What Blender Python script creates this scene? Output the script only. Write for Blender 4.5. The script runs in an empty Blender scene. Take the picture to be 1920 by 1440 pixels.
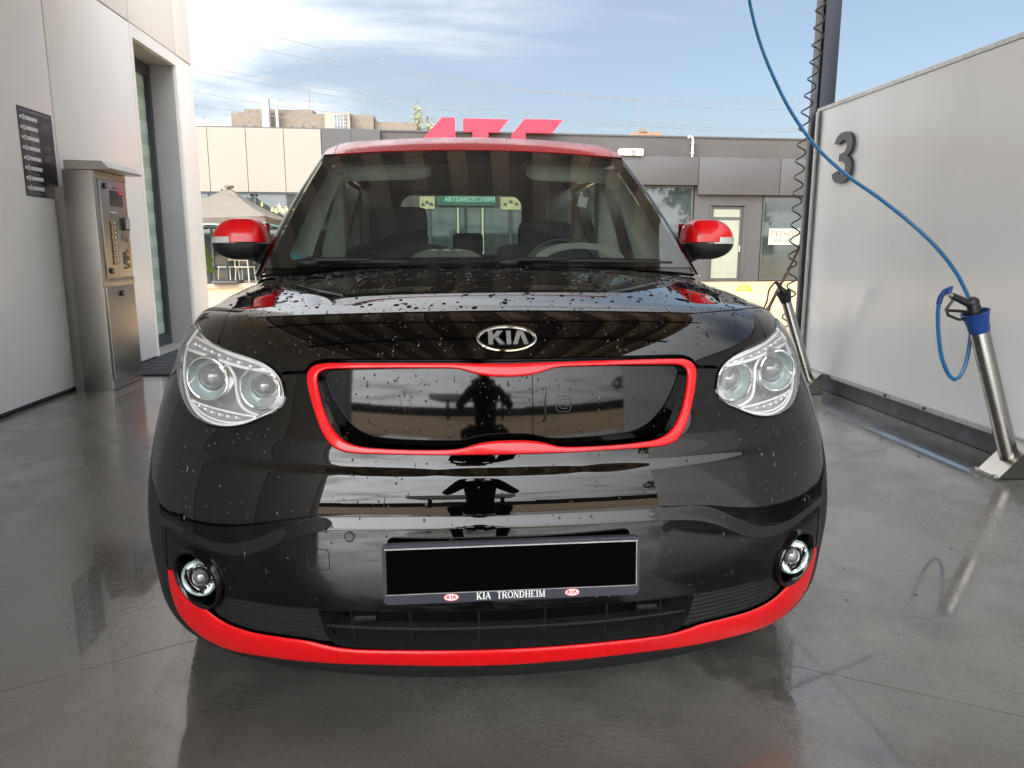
import bpy, bmesh, math, random
import numpy as np
from mathutils import Vector, Matrix
from mathutils.geometry import delaunay_2d_cdt
random.seed(7); rng=np.random.default_rng(7)
R=math.radians; PI=math.pi
SC=bpy.context.scene; COL=SC.collection
# ---------------------------------------------------------------- camera, sky, sun, exposure
cd=bpy.data.cameras.new('camera'); cam=bpy.data.objects.new('camera',cd); COL.objects.link(cam)
cam.location=(-.1234,-1.4511,1.1046); cam.rotation_euler=(PI/2-.1827,0,-.0843)
cd.sensor_width=36; cd.lens=1389.2/1920*36; cd.clip_end=2000; cd.clip_start=.02
SC.camera=cam
SUN_EL=R(35); SUN_DIR=Vector((.76,.65,0)).normalized()      # the way the light travels over the ground
L=Vector((SUN_DIR.x*math.cos(SUN_EL),SUN_DIR.y*math.cos(SUN_EL),-math.sin(SUN_EL)))
sl=bpy.data.lights.new('sun','SUN'); sl.energy=2.0; sl.angle=R(.53); sl.color=(1,.87,.66)
so=bpy.data.objects.new('sun',sl); COL.objects.link(so); so.rotation_euler=L.to_track_quat('-Z','Y').to_euler()
W=bpy.data.worlds.new('World'); SC.world=W; W.use_nodes=True
nt=W.node_tree; N=nt.nodes; LK=nt.links; N.clear()
sky=N.new('ShaderNodeTexSky'); sky.sky_type='NISHITA'; sky.sun_disc=False; sky.sun_elevation=SUN_EL
sky.sun_rotation=math.atan2(-L.x,-L.y); sky.air_density=1.0; sky.dust_density=2.6; sky.ozone_density=1.0
tc=N.new('ShaderNodeTexCoord'); sep=N.new('ShaderNodeSeparateXYZ'); LK.new(tc.outputs['Generated'],sep.inputs[0])
def M(op,a,b=None,c=None):
    n=N.new('ShaderNodeMath'); n.operation=op
    for i,x in enumerate((a,b,c)):
        if x is None: continue
        if isinstance(x,(int,float)): n.inputs[i].default_value=x
        else: LK.new(x,n.inputs[i])
    return n.outputs[0]
zz=M('ADD',M('MAXIMUM',sep.outputs[2],0.0),.10)
cmb=N.new('ShaderNodeCombineXYZ'); LK.new(M('DIVIDE',sep.outputs[0],zz),cmb.inputs[0]); LK.new(M('DIVIDE',sep.outputs[1],zz),cmb.inputs[1])
mp=N.new('ShaderNodeMapping'); mp.inputs['Rotation'].default_value=(0,0,.5); mp.inputs['Scale'].default_value=(.55,1.0,1); mp.inputs['Location'].default_value=(3.1,1.7,0)
LK.new(cmb.outputs[0],mp.inputs[0])
nz=N.new('ShaderNodeTexNoise'); nz.inputs['Scale'].default_value=1.1; nz.inputs['Detail'].default_value=9; nz.inputs['Roughness'].default_value=.58; nz.inputs['Distortion'].default_value=.35
LK.new(mp.outputs[0],nz.inputs['Vector'])
front=N.new('ShaderNodeMapRange'); front.interpolation_type='SMOOTHSTEP'; front.inputs['From Min'].default_value=-.4; front.inputs['From Max'].default_value=.5; LK.new(sep.outputs[1],front.inputs['Value'])
cov=M('ADD',nz.outputs[0],M('MULTIPLY',M('MULTIPLY',sep.outputs[0],-.48),front.outputs[0]))
cov=M('ADD',cov,M('MULTIPLY',sep.outputs[1],-.07))
cov=M('ADD',cov,M('MULTIPLY_ADD',front.outputs[0],-.10,.10))
hi_=N.new('ShaderNodeMapRange'); hi_.interpolation_type='SMOOTHSTEP'; hi_.inputs['From Min'].default_value=.22; hi_.inputs['From Max'].default_value=.40; hi_.inputs['To Max'].default_value=.36; LK.new(sep.outputs[2],hi_.inputs['Value']); cov=M('ADD',cov,hi_.outputs[0])
mr=N.new('ShaderNodeMapRange'); mr.interpolation_type='SMOOTHSTEP'; mr.inputs['From Min'].default_value=.40; mr.inputs['From Max'].default_value=.72; LK.new(cov,mr.inputs['Value'])
cl=M('MULTIPLY_ADD',mr.outputs[0],.70,.15)
dp=N.new('ShaderNodeVectorMath'); dp.operation='DOT_PRODUCT'; LK.new(tc.outputs['Generated'],dp.inputs[0]); dp.inputs[1].default_value=(-L.x,-L.y,-L.z)
fw=M('POWER',M('MULTIPLY_ADD',dp.outputs['Value'],.5,.5),2.4)          # clouds glow towards the sun, as thin cloud does
fw=M('MULTIPLY_ADD',fw,9.5,.36)
ccol=N.new('ShaderNodeVectorMath'); ccol.operation='SCALE'; ccol.inputs[0].default_value=(7.9,8.0,8.1); LK.new(fw,ccol.inputs['Scale'])
mx=N.new('ShaderNodeMix'); mx.data_type='RGBA'; LK.new(cl,mx.inputs[0]); LK.new(sky.outputs[0],mx.inputs[6]); LK.new(ccol.outputs[0],mx.inputs[7])
bg=N.new('ShaderNodeBackground'); bg.inputs['Strength'].default_value=.098; LK.new(mx.outputs[2],bg.inputs[0])
wo=N.new('ShaderNodeOutputWorld'); LK.new(bg.outputs[0],wo.inputs[0])
SC.view_settings.view_transform='Standard'; SC.view_settings.look='None'; SC.view_settings.gamma=1; SC.view_settings.use_curve_mapping=False
SC.view_settings.exposure=.80
SC.render.engine='CYCLES'
try:
    SC.cycles.use_denoising=True; SC.cycles.max_bounces=12; SC.cycles.transparent_max_bounces=24; SC.cycles.glossy_bounces=6
    SC.cycles.caustics_reflective=False; SC.cycles.caustics_refractive=False; SC.cycles.sample_clamp_indirect=6
except Exception: pass

# ---------------------------------------------------------------- materials
MATS={}
def mat(name,col,rough=.5,metal=0,spec=.5,coat=0,coat_r=.03,emit=None,es=1,noise=None,bump=None,trans=0,ior=1.45,rvar=None,aniso=0):
    m=bpy.data.materials.new(name); m.use_nodes=True; t=m.node_tree; b=t.nodes['Principled BSDF']; MATS[name]=m
    b.inputs['Base Color'].default_value=(*col,1); b.inputs['Roughness'].default_value=rough; b.inputs['Metallic'].default_value=metal
    b.inputs['Specular IOR Level'].default_value=spec; b.inputs['Coat Weight'].default_value=coat; b.inputs['Coat Roughness'].default_value=coat_r
    b.inputs['Transmission Weight'].default_value=trans; b.inputs['IOR'].default_value=ior
    if emit: b.inputs['Emission Color'].default_value=(*emit,1); b.inputs['Emission Strength'].default_value=es
    if noise or bump or rvar:
        co=t.nodes.new('ShaderNodeTexCoord')
    if noise:   # scale, amount, stretch
        sc,am=noise[0],noise[1]; st=noise[2] if len(noise)>2 else (1,1,1)
        mp=t.nodes.new('ShaderNodeMapping'); mp.inputs['Scale'].default_value=st; t.links.new(co.outputs['Object'],mp.inputs[0])
        n=t.nodes.new('ShaderNodeTexNoise'); n.inputs['Scale'].default_value=sc; n.inputs['Detail'].default_value=6; n.inputs['Roughness'].default_value=.6; t.links.new(mp.outputs[0],n.inputs['Vector'])
        r=t.nodes.new('ShaderNodeMapRange'); r.inputs['From Min'].default_value=.3; r.inputs['From Max'].default_value=.7; r.inputs['To Min'].default_value=1-am; r.inputs['To Max'].default_value=1+am; t.links.new(n.outputs[0],r.inputs['Value'])
        x=t.nodes.new('ShaderNodeVectorMath'); x.operation='SCALE'; x.inputs[0].default_value=col; t.links.new(r.outputs[0],x.inputs['Scale']); t.links.new(x.outputs[0],b.inputs['Base Color'])
    if rvar:    # scale, lo, hi
        n=t.nodes.new('ShaderNodeTexNoise'); n.inputs['Scale'].default_value=rvar[0]; n.inputs['Detail'].default_value=5; t.links.new(co.outputs['Object'],n.inputs['Vector'])
        r=t.nodes.new('ShaderNodeMapRange'); r.inputs['From Min'].default_value=.3; r.inputs['From Max'].default_value=.7; r.inputs['To Min'].default_value=rvar[1]; r.inputs['To Max'].default_value=rvar[2]; t.links.new(n.outputs[0],r.inputs['Value']); t.links.new(r.outputs[0],b.inputs['Roughness'])
    if bump:    # scale, strength, distance, (stretch)
        st=bump[3] if len(bump)>3 else (1,1,1)
        mp=t.nodes.new('ShaderNodeMapping'); mp.inputs['Scale'].default_value=st; t.links.new(co.outputs['Object'],mp.inputs[0])
        n=t.nodes.new('ShaderNodeTexNoise'); n.inputs['Scale'].default_value=bump[0]; n.inputs['Detail'].default_value=4; t.links.new(mp.outputs[0],n.inputs['Vector'])
        u=t.nodes.new('ShaderNodeBump'); u.inputs['Strength'].default_value=bump[1]; u.inputs['Distance'].default_value=bump[2]; t.links.new(n.outputs[0],u.inputs['Height']); t.links.new(u.outputs[0],b.inputs['Normal'])
    return m
def glass_mat(name,tint,gl=1.0,haze=0.0,hazecol=(.8,.8,.8),ior=1.5,rough=0.0):
    m=bpy.data.materials.new(name); m.use_nodes=True; t=m.node_tree; t.nodes.clear(); MATS[name]=m
    tr=t.nodes.new('ShaderNodeBsdfTransparent'); tr.inputs[0].default_value=(*tint,1)
    base=tr.outputs[0]
    if haze:
        d=t.nodes.new('ShaderNodeBsdfDiffuse'); d.inputs[0].default_value=(*hazecol,1)
        q=t.nodes.new('ShaderNodeMixShader'); q.inputs[0].default_value=haze; t.links.new(base,q.inputs[1]); t.links.new(d.outputs[0],q.inputs[2]); base=q.outputs[0]
    g=t.nodes.new('ShaderNodeBsdfGlossy'); g.inputs['Roughness'].default_value=rough; g.inputs[0].default_value=(gl,gl,gl,1)
    f=t.nodes.new('ShaderNodeFresnel'); ge=t.nodes.new('ShaderNodeNewGeometry'); mi=t.nodes.new('ShaderNodeMapRange'); mi.inputs['To Min'].default_value=ior; mi.inputs['To Max'].default_value=1/ior; t.links.new(ge.outputs['Backfacing'],mi.inputs['Value']); t.links.new(mi.outputs[0],f.inputs[0])
    q=t.nodes.new('ShaderNodeMixShader'); t.links.new(f.outputs[0],q.inputs[0]); t.links.new(base,q.inputs[1]); t.links.new(g.outputs[0],q.inputs[2])
    o=t.nodes.new('ShaderNodeOutputMaterial'); t.links.new(q.outputs[0],o.inputs[0]); return m
paint=mat('black_paint',(.0007,.0007,.0008),.04,coat=1,coat_r=.01,spec=.0,noise=(3,.3))
redp=mat('red_paint',(.54,.003,.006),.3,spec=.25,coat=.42,coat_r=.04,rvar=(9,.18,.42),noise=(4,.06))
gloss=mat('black_gloss_plastic',(.001,.001,.001),.05,spec=.5,noise=(5,.3))
matte=mat('black_matte_plastic',(.009,.009,.0095),.55,spec=.35,noise=(60,.25),bump=(400,.25,.0006))
rubber=mat('rubber',(.012,.012,.012),.7,noise=(30,.3))
chrome=mat('chrome',(.86,.87,.88),.06,1,noise=(6,.03))
satin=mat('satin_silver',(.50,.515,.52),.25,.8,noise=(8,.1))
white_drl=mat('white_light_guide',(.85,.86,.86),.2,.1,coat=.5,noise=(20,.05))
teal=mat('teal_halo_ring',(.34,.45,.45),.25,.35,noise=(30,.2))
ballg=mat('projector_glass',(.10,.105,.10),.03,.25,spec=1,coat=1,coat_r=.0,noise=(30,.5))
lensm=glass_mat('headlight_lens',(.95,.955,.955),haze=.11,hazecol=(.75,.77,.78))
glassw=glass_mat('windscreen_glass',(.47,.53,.495),haze=.035,hazecol=(.35,.38,.42))  # diffuse blue-grey share stands in for bluish haze reflected in the windscreen
glasss=glass_mat('side_glass',(.62,.72,.68))
frit=mat('black_frit',(.0012,.0012,.0014),.08,noise=(5,.2))
trim=mat('grey_cabin_trim',(.36,.37,.33),.7,noise=(20,.12))
dashm=mat('grey_dashboard',(.20,.205,.19),.7,noise=(50,.2))
cloth=mat('dark_seat_cloth',(.03,.03,.03),.85,noise=(60,.4))
headl=mat('headliner',(.22,.22,.21),.9,noise=(40,.1))
water=glass_mat('water_drop',(.97,.97,.97),ior=1.33)
steel=mat('brushed_steel',(.29,.275,.25),.36,1,noise=(3,.07,(1,1,.12)),bump=(120,.08,.001,(1,1,.02)),rvar=(3,.30,.40))
steel2=mat('polished_steel_tube',(.42,.405,.375),.22,1,noise=(5,.06),rvar=(12,.16,.3))
dkgrey=mat('slate_metal',(.045,.052,.062),.4,.2,noise=(10,.1))
wallw=mat('white_wall_panel',(.80,.80,.785),.33,spec=.4,noise=(.9,.03),rvar=(1.3,.315,.345))
seal=mat('grey_joint',(.18,.18,.175),.7,noise=(20,.2))
screenw=mat('translucent_white_sheet',(.66,.685,.705),.13,spec=.5,noise=(.8,.06,(1,1,.25)),rvar=(1.2,.10,.17),bump=(1.6,.05,.02))
alu=mat('aluminium_trim',(.36,.36,.355),.45,.6,noise=(30,.2))
postm=mat('blue_black_post',(.010,.014,.026),.35,.3,noise=(15,.15))
kerbm=mat('dark_kerb',(.085,.095,.11),.5,noise=(9,.3),bump=(60,.3,.003))
bluep=mat('blue_rubber',(.012,.05,.22),.35,noise=(20,.2))
hosem=mat('blue_hose',(.015,.13,.30),.3,noise=(20,.15))
blackp=mat('black_plastic',(.014,.015,.017),.42,noise=(30,.3))
number_m=mat('charcoal_number',(.055,.06,.07),.35,noise=(10,.1))
posterd=mat('poster_black',(.022,.024,.03),.25,noise=(6,.3))
white=mat('white_print',(.72,.72,.72),.5,noise=(20,.05))
greyp=mat('grey_print',(.16,.165,.17),.5,noise=(20,.05))
matm=mat('rubber_mat',(.028,.032,.04),.75,noise=(30,.4),bump=(160,.6,.004))
facade_w=mat('cream_facade_panel',(.19,.178,.148),.45,noise=(.8,.03))
facade_g=mat('grey_facade_panel',(.042,.042,.045),.5,noise=(.7,.06))
facade_d=mat('grey_render_wall',(.050,.047,.046),.8,noise=(1.1,.12))
frame_d=mat('dark_window_frame',(.045,.046,.05),.4,noise=(10,.1))
shopglass=mat('dark_shop_glass',(.025,.035,.035),.03,spec=1,noise=(1.5,.4))
doorglass=mat('frosted_door_glass',(.19,.205,.165),.25,noise=(3,.06))
signred=mat('red_letter',(.62,.008,.03),.45,noise=(3,.04))
brick=mat('pale_brick',(.135,.112,.09),.85,noise=(5,.2),bump=(60,.4,.02))
concrete_l=mat('grey_roof_metal',(.42,.43,.44),.5,.3,noise=(4,.1))
wirem=mat('wire',(.12,.12,.13),.5,noise=(5,.1))
canvas=mat('taupe_canvas',(.085,.074,.060),.85,noise=(4,.08))
tealt=mat('teal_edge',(.22,.5,.5),.7,noise=(10,.1))
ivory=mat('ivory_chair',(.62,.56,.45),.5,noise=(10,.05))
leafy=mat('thuja_leaf',(.10,.16,.028),.7,noise=(12,.5))
leafd=mat('tree_leaf',(.055,.085,.022),.7,noise=(1.5,.5))
bark=mat('bark',(.09,.065,.045),.9,noise=(10,.4))
potm=mat('grey_planter',(.085,.09,.10),.6,noise=(10,.2))
bulb=mat('warm_bulb',(.9,.6,.15),.3,emit=(1,.55,.08),es=1.6,noise=(10,.05))
yellow=mat('yellow_paint',(.75,.50,.02),.5,noise=(12,.15))
roofm=mat('brown_deck_soffit',(.26,.235,.21),.5,noise=(2,.2))
roofrib=mat('grey_deck_rib',(.46,.45,.43),.45,noise=(2,.15))
hedge_m=mat('dark_wall_far',(.05,.05,.048),.9,noise=(.4,.4))
fascia=mat('pale_canopy_fascia',(.55,.56,.58),.5,noise=(1,.05))
greens=mat('green_shop_sign',(.012,.075,.055),.4,noise=(4,.15))
mint=mat('mint_neon',(.3,.6,.48),.4,emit=(.45,1,.75),es=.12,noise=(20,.05))
print_y=mat('yellow_print',(.30,.29,.16),.5,noise=(5,.25))
# ---------------------------------------------------------------- mesh helpers
class MB:
    def __init__(s): s.v=[]; s.f=[]; s.sm=[]
    def add(s,vs,fs,smooth=False):
        o=len(s.v); s.v+= [tuple(map(float,q)) for q in vs]; s.f+=[tuple(i+o for i in f) for f in fs]; s.sm+=[smooth]*len(fs); return s
    def box(s,c,d,rot=None,bev=0):
        x,y,z=[k/2 for k in d]; c=Vector(c)
        if bev:
            b=min(bev,x*.9,y*.9,z*.9); vs=[]; fs=[]
            bm=bmesh.new(); bmesh.ops.create_cube(bm,size=1)
            for q in bm.verts: q.co=Vector((q.co.x*2*x,q.co.y*2*y,q.co.z*2*z))
            bmesh.ops.bevel(bm,geom=bm.edges[:],offset=b,segments=2,affect='EDGES',profile=.6)
            bm.verts.index_update()
            vs=[q.co.copy() for q in bm.verts]; fs=[[q.index for q in f.verts] for f in bm.faces]; bm.free()
        else:
            vs=[Vector((i*x,j*y,k*z)) for i in(-1,1) for j in(-1,1) for k in(-1,1)]
            fs=[(0,1,3,2),(4,6,7,5),(0,4,5,1),(2,3,7,6),(0,2,6,4),(1,5,7,3)]
        if rot is not None: vs=[rot@q for q in vs]
        return s.add([q+c for q in vs],fs)
    def bb(s,a,b,bev=0):
        return s.box([(a[i]+b[i])/2 for i in range(3)],[abs(b[i]-a[i]) for i in range(3)],bev=bev)
    def cyl(s,a,b,r,n=16,r2=None,cap=True,smooth=True):
        a,b=Vector(a),Vector(b); r2=r if r2 is None else r2; d=(b-a).normalized(); u=d.orthogonal().normalized(); w=d.cross(u)
        ring=lambda p,rr:[p+(u*math.cos(t)+w*math.sin(t))*rr for t in [2*PI*i/n for i in range(n)]]
        s.add(ring(a,r)+ring(b,r2),[(i,(i+1)%n,n+(i+1)%n,n+i) for i in range(n)],smooth)
        if cap:
            s.add(ring(a,r),[tuple(range(n))[::-1]]); s.add(ring(b,r2),[tuple(range(n))])
        return s
    def tube(s,pts,r,n=8,closed=False,cap=True):
        P=[Vector(p) for p in pts]; m=len(P); rr=r if hasattr(r,'__len__') else [r]*m
        up=None; vs=[]
        for i in range(m):
            t=(P[(i+1)%m]-P[i-1]) if closed else (P[min(i+1,m-1)]-P[max(i-1,0)])
            t.normalize()
            if up is None: up=t.orthogonal().normalized()
            up=(up-t*up.dot(t)); up=up.normalized() if up.length>1e-6 else t.orthogonal().normalized()
            w=t.cross(up)
            vs+=[P[i]+(up*math.cos(2*PI*k/n)+w*math.sin(2*PI*k/n))*rr[i] for k in range(n)]
        fs=[]
        for i in range(m if closed else m-1):
            j=(i+1)%m
            fs+=[(i*n+k,i*n+(k+1)%n,j*n+(k+1)%n,j*n+k) for k in range(n)]
        s.add(vs,fs,True)
        if cap and not closed: s.add(vs[:n],[tuple(range(n))[::-1]]); s.add(vs[-n:],[tuple(range(n))])
        return s
    def lathe(s,prof,mtx=Matrix(),n=32,smooth=True):   # prof (r,z) about local z
        vs=[]; m=len(prof)
        for k in range(n):
            a=2*PI*k/n
            vs+=[mtx@Vector((r*math.cos(a),r*math.sin(a),z)) for r,z in prof]
        fs=[(k*m+i,((k+1)%n)*m+i,((k+1)%n)*m+i+1,k*m+i+1) for k in range(n) for i in range(m-1)]
        return s.add(vs,fs,smooth)
    def prism(s,pts,h,mtx=Matrix()):   # polygon in local xy, extruded 0..h in local z
        n=len(pts); vs=[mtx@Vector((x,y,0)) for x,y in pts]+[mtx@Vector((x,y,h)) for x,y in pts]
        return s.add(vs,[tuple(range(n))[::-1],tuple(range(n,2*n))]+[(i,(i+1)%n,n+(i+1)%n,n+i) for i in range(n)])
    def grid(s,fn,us,vs_,smooth=True,flip=False):
        a,b=len(us),len(vs_); P=[fn(u,v) for v in vs_ for u in us]
        fs=[(j*a+i,j*a+i+1,(j+1)*a+i+1,(j+1)*a+i) for j in range(b-1) for i in range(a-1)]
        if flip: fs=[f[::-1] for f in fs]
        return s.add(P,fs,smooth)
    def sphere(s,c,r,nu=16,nv=10,mtx=None):
        c=Vector(c); r=r if hasattr(r,'__len__') else (r,r,r)
        m=mtx or Matrix()
        return s.lathe([(max(math.cos(-PI/2+PI*i/nv),1e-4),math.sin(-PI/2+PI*i/nv)) for i in range(nv+1)],Matrix.Translation(c)@m@Matrix.Diagonal((*r,1)),nu)
    def mesh(s,name):
        me=bpy.data.meshes.new(name); me.from_pydata(s.v,[],s.f); me.polygons.foreach_set('use_smooth',s.sm); me.update(); return me
    def build(s,name,m,parent=None,normals=True):
        me=s.mesh(name); 
        bm=bmesh.new(); bm.from_mesh(me); bmesh.ops.remove_doubles(bm,verts=bm.verts,dist=1e-5) if len(s.v)<40000 else None
        bmesh.ops.recalc_face_normals(bm,faces=bm.faces) if normals else None
        bm.to_mesh(me); bm.free(); me.set_sharp_from_angle(angle=R(38))
        return link(name,me,m,parent)
def link(name,me,m,parent=None):
    o=bpy.data.objects.new(name,me); COL.objects.link(o)
    if m is not None and not me.materials: me.materials.append(m)
    if parent is not None: attach(o,parent)
    return o
def attach(o,parent):
    o.parent=parent
    w=Vector(parent.location)
    if parent.parent is None and parent.type=='EMPTY': o.matrix_parent_inverse=Matrix.Translation(w).inverted()
def tag(o,label=None,cat=None,group=None,kind=None):
    if label: o['label']=label
    if cat: o['category']=cat
    if group: o['group']=group
    if kind: o['kind']=kind
    return o
def thing(name,loc,label,cat,group=None):
    o=bpy.data.objects.new(name,None); COL.objects.link(o); o.location=loc; o.empty_display_size=.1
    return tag(o,label,cat,group)
def copy_part(o,parent,dx):
    c=o.copy(); COL.objects.link(c); c.parent=parent; c.location=Vector(c.location)+Vector(dx); return c
def text_mesh(txt,size,name,depth=0.0,align='CENTER',bold=.010):
    c=bpy.data.curves.new(name,'FONT'); c.body=txt; c.size=size; c.align_x=align; c.align_y='CENTER'; c.extrude=depth; c.offset=size*bold
    o=bpy.data.objects.new(name,c); COL.objects.link(o); dg=bpy.context.evaluated_depsgraph_get(); dg.update()
    me=bpy.data.meshes.new_from_object(o.evaluated_get(dg)); bpy.data.objects.remove(o); bpy.data.curves.remove(c); me.name=name; return me
def frame(o,x,y):   # matrix with local x,y axes and origin
    x=Vector(x).normalized(); y=Vector(y); z=x.cross(y).normalized(); y=z.cross(x)
    m=Matrix((x,y,z)).transposed().to_4x4(); m.translation=Vector(o); return m
def cr(pts,n,closed=True):   # centripetal-ish Catmull-Rom resampled evenly
    P=np.array(pts,float); m=len(P)
    seg=range(m if closed else m-1); out=[]
    for i in seg:
        if closed: a,b,c,d=P[i-1],P[i],P[(i+1)%m],P[(i+2)%m]
        else: a,b,c,d=P[max(i-1,0)],P[i],P[i+1],P[min(i+2,m-1)]
        for t in np.linspace(0,1,12,endpoint=False):
            out.append(.5*((2*b)+(-a+c)*t+(2*a-5*b+4*c-d)*t*t+(-a+3*b-3*c+d)*t**3))
    if not closed: out.append(P[-1])
    return resample(np.array(out),n,closed)
def resample(P,n,closed=True):
    Q=np.vstack([P,P[:1]]) if closed else P
    d=np.r_[0,np.cumsum(np.linalg.norm(np.diff(Q,axis=0),axis=1))]
    t=np.linspace(0,d[-1],n,endpoint=not closed)
    return np.stack([np.interp(t,d,Q[:,i]) for i in range(Q.shape[1])],1)
def inpoly(P,poly):
    x,y=P[:,0],P[:,1]; r=np.zeros(len(P),bool); n=len(poly); j=n-1
    for i in range(n):
        a,b=poly[i],poly[j]
        c=((a[1]>y)!=(b[1]>y)); 
        if c.any():
            with np.errstate(divide='ignore',invalid='ignore'): r^=c&(x<(b[0]-a[0])*(y-a[1])/(b[1]-a[1]+1e-30)+a[0])
        j=i
    return r
def polydist(P,poly):
    A=np.asarray(poly); B=np.roll(A,-1,0); best=np.full(len(P),1e9)
    for a,b in zip(A,B):
        ab=b-a; t=np.clip(((P-a)@ab)/(ab@ab+1e-18),0,1); d=P-(a+t[:,None]*ab); best=np.minimum(best,(d*d).sum(1))
    return np.sqrt(best)
def inset(poly,k):
    P=np.asarray(poly,float); a=np.roll(P,1,0); b=np.roll(P,-1,0); area=.5*np.sum(P[:,0]*b[:,1]-b[:,0]*P[:,1])
    t=b-a; t/=np.linalg.norm(t,axis=1,keepdims=True)+1e-12; nrm=np.stack([-t[:,1],t[:,0]],1)*np.sign(area)
    return P+nrm*k
# ---------------------------------------------------------------- the front shell of the car as one smooth surface S(u,v)
ROWS=np.array([
 [.125,.128,.820,.50,.140,2.1],
 [.075,.150,.850,.49,.170,2.1],
 [.045,.195,.874,.48,.220,2.1],
 [.024,.270,.888,.48,.290,2.1],
 [.008,.350,.895,.48,.365,2.1],
 [.000,.420,.898,.48,.430,2.1],
 [.003,.480,.898,.49,.490,2.1],
 [.011,.545,.896,.51,.555,2.1],
 [.027,.610,.892,.54,.615,2.1],
 [.050,.675,.887,.58,.675,2.12],
 [.083,.750,.878,.63,.740,2.15],
 [.110,.820,.866,.69,.800,2.2],
 [.135,.880,.854,.75,.850,2.25],
 [.170,.923,.845,.83,.885,2.3],
 [.230,.9535,.840,.91,.910,2.35],
 [.320,.9735,.838,.99,.920,2.2],
 [.450,.9930,.836,1.07,.930,2.1],
 [.650,1.0160,.834,1.15,.937,2.05],
 [.850,1.0315,.829,1.22,.944,2.05],
 [1.05,1.042,.822,1.30,.953,2.05],
])
_d=np.r_[0,np.cumsum(np.hypot(np.diff(ROWS[:,0]),np.diff(ROWS[:,1])))]
VMAX=_d[-1]
def _spline(x,y):
    # natural cubic spline second derivatives for all columns
    n=len(x); A=np.zeros((n,n)); B=np.zeros((n,y.shape[1])); h=np.diff(x)
    A[0,0]=A[-1,-1]=1
    for i in range(1,n-1):
        A[i,i-1]=h[i-1]; A[i,i]=2*(h[i-1]+h[i]); A[i,i+1]=h[i]
        B[i]=6*((y[i+1]-y[i])/h[i]-(y[i]-y[i-1])/h[i-1])
    return np.linalg.solve(A,B)
_m=_spline(_d,ROWS)
def rowat(v):
    v=np.clip(v,0,VMAX); i=np.clip(np.searchsorted(_d,v,side='right')-1,0,len(_d)-2)
    h=(_d[i+1]-_d[i])[...,None]; a=((_d[i+1]-v))[...,None]/h; b=1-a
    return a*ROWS[i]+b*ROWS[i+1]+((a**3-a)*_m[i]+(b**3-b)*_m[i+1])*h*h/6
def S0(u,v):
    u=np.asarray(u,float); v=np.asarray(v,float)
    r=rowat(v); au=np.abs(u); s=np.sin(np.minimum(au,1)*np.pi/2)
    n=r[...,5]; b=1-np.maximum(1-s**n,0)**(1/n)
    ex=np.maximum(au-1,0)
    return np.stack([np.sign(u)*r[...,2]*s, r[...,0]+(r[...,3]-r[...,0])*b+ex, r[...,1]+(r[...,4]-r[...,1])*b],-1)
LU=np.array([(0,.4725),(.0867,.4723),(.1587,.471),(.3045,.4631),(.3293,.4572),(.3549,.4426),(.3958,.4135),(.4372,.3908),(.4824,.3802),(.5371,.381),(.5978,.3907),(.6555,.396),(.75,.40),(1.4,.40)])
LL=np.array([(0,.4491),(.0869,.4489),(.1588,.447),(.2688,.4411),(.3168,.4316),(.3552,.4125),(.3965,.383),(.432,.3653),(.4835,.358),(.546,.3634),(.5983,.3779),(.6465,.3848),(.75,.39),(1.4,.39)])
def _soft(T):
    x=np.linspace(0,1.4,1401); y=np.interp(x,T[:,0],T[:,1]); k=np.exp(-.5*(np.arange(-60,61)/20.)**2); k/=k.sum(); y=np.convolve(np.pad(y,60,mode='edge'),k,'valid'); return np.stack([x,y],1)
LU,LL=_soft(LU),_soft(LL)
def smooth_interp(x,T):
    # light smoothing of the polyline by averaging a few shifted look-ups
    return sum(np.interp(x+d,T[:,0],T[:,1]) for d in (-.012,-.006,0,.006,.012))/5
def S(u,v):
    u=np.asarray(u,float); v=np.asarray(v,float); P=S0(u,v); au=np.abs(u)
    lo=smooth_interp(au,LL); hi=smooth_interp(au,LU); vf=np.minimum(.605,.63-.0*au)
    t=np.clip((v-lo)/(hi-lo),0,1); k=np.clip((v-hi)/(np.maximum(vf-hi,.03)),0,1)
    A=.0056*np.clip((.80-au)/.15,0,1)
    d=np.where(v<=hi,t*t*(3-2*t)*.35+t*.65,(1-k)**2)*A
    # soft crease under the grille
    B=(.0062-.0022*np.exp(-((au-.11)/.035)**2))*np.clip((.66-au)/.16,0,1)
    q=np.clip((v-.551)/.024,0,1); f=np.clip((v-.575)/.05,0,1); d=d+B*q*q*(3-2*q)*(1-f*f*(3-2*f))
    P=P.copy(); P[...,1]+=d; return P
def SN(u,v,fn=None,e=2e-4):
    fn=fn or S
    v=np.clip(v,e*2,VMAX-e*2)
    a=fn(u+e,v)-fn(u-e,v); b=fn(u,v+e)-fn(u,v-e); n=np.cross(a,b); return n/(np.linalg.norm(n,axis=-1,keepdims=True)+1e-15)
US=1.05
def to_m(P):
    P=np.asarray(P,float); u=P[:,0]; au=np.abs(u); return np.stack([np.where(au<=1,US*u,np.sign(u)*(US+au-1)),P[:,1]],1)
def to_p(Q):
    x=Q[:,0]; ax=np.abs(x); return np.stack([np.where(ax<=US,x/US,np.sign(x)*(1+ax-US)),Q[:,1]],1)
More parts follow.
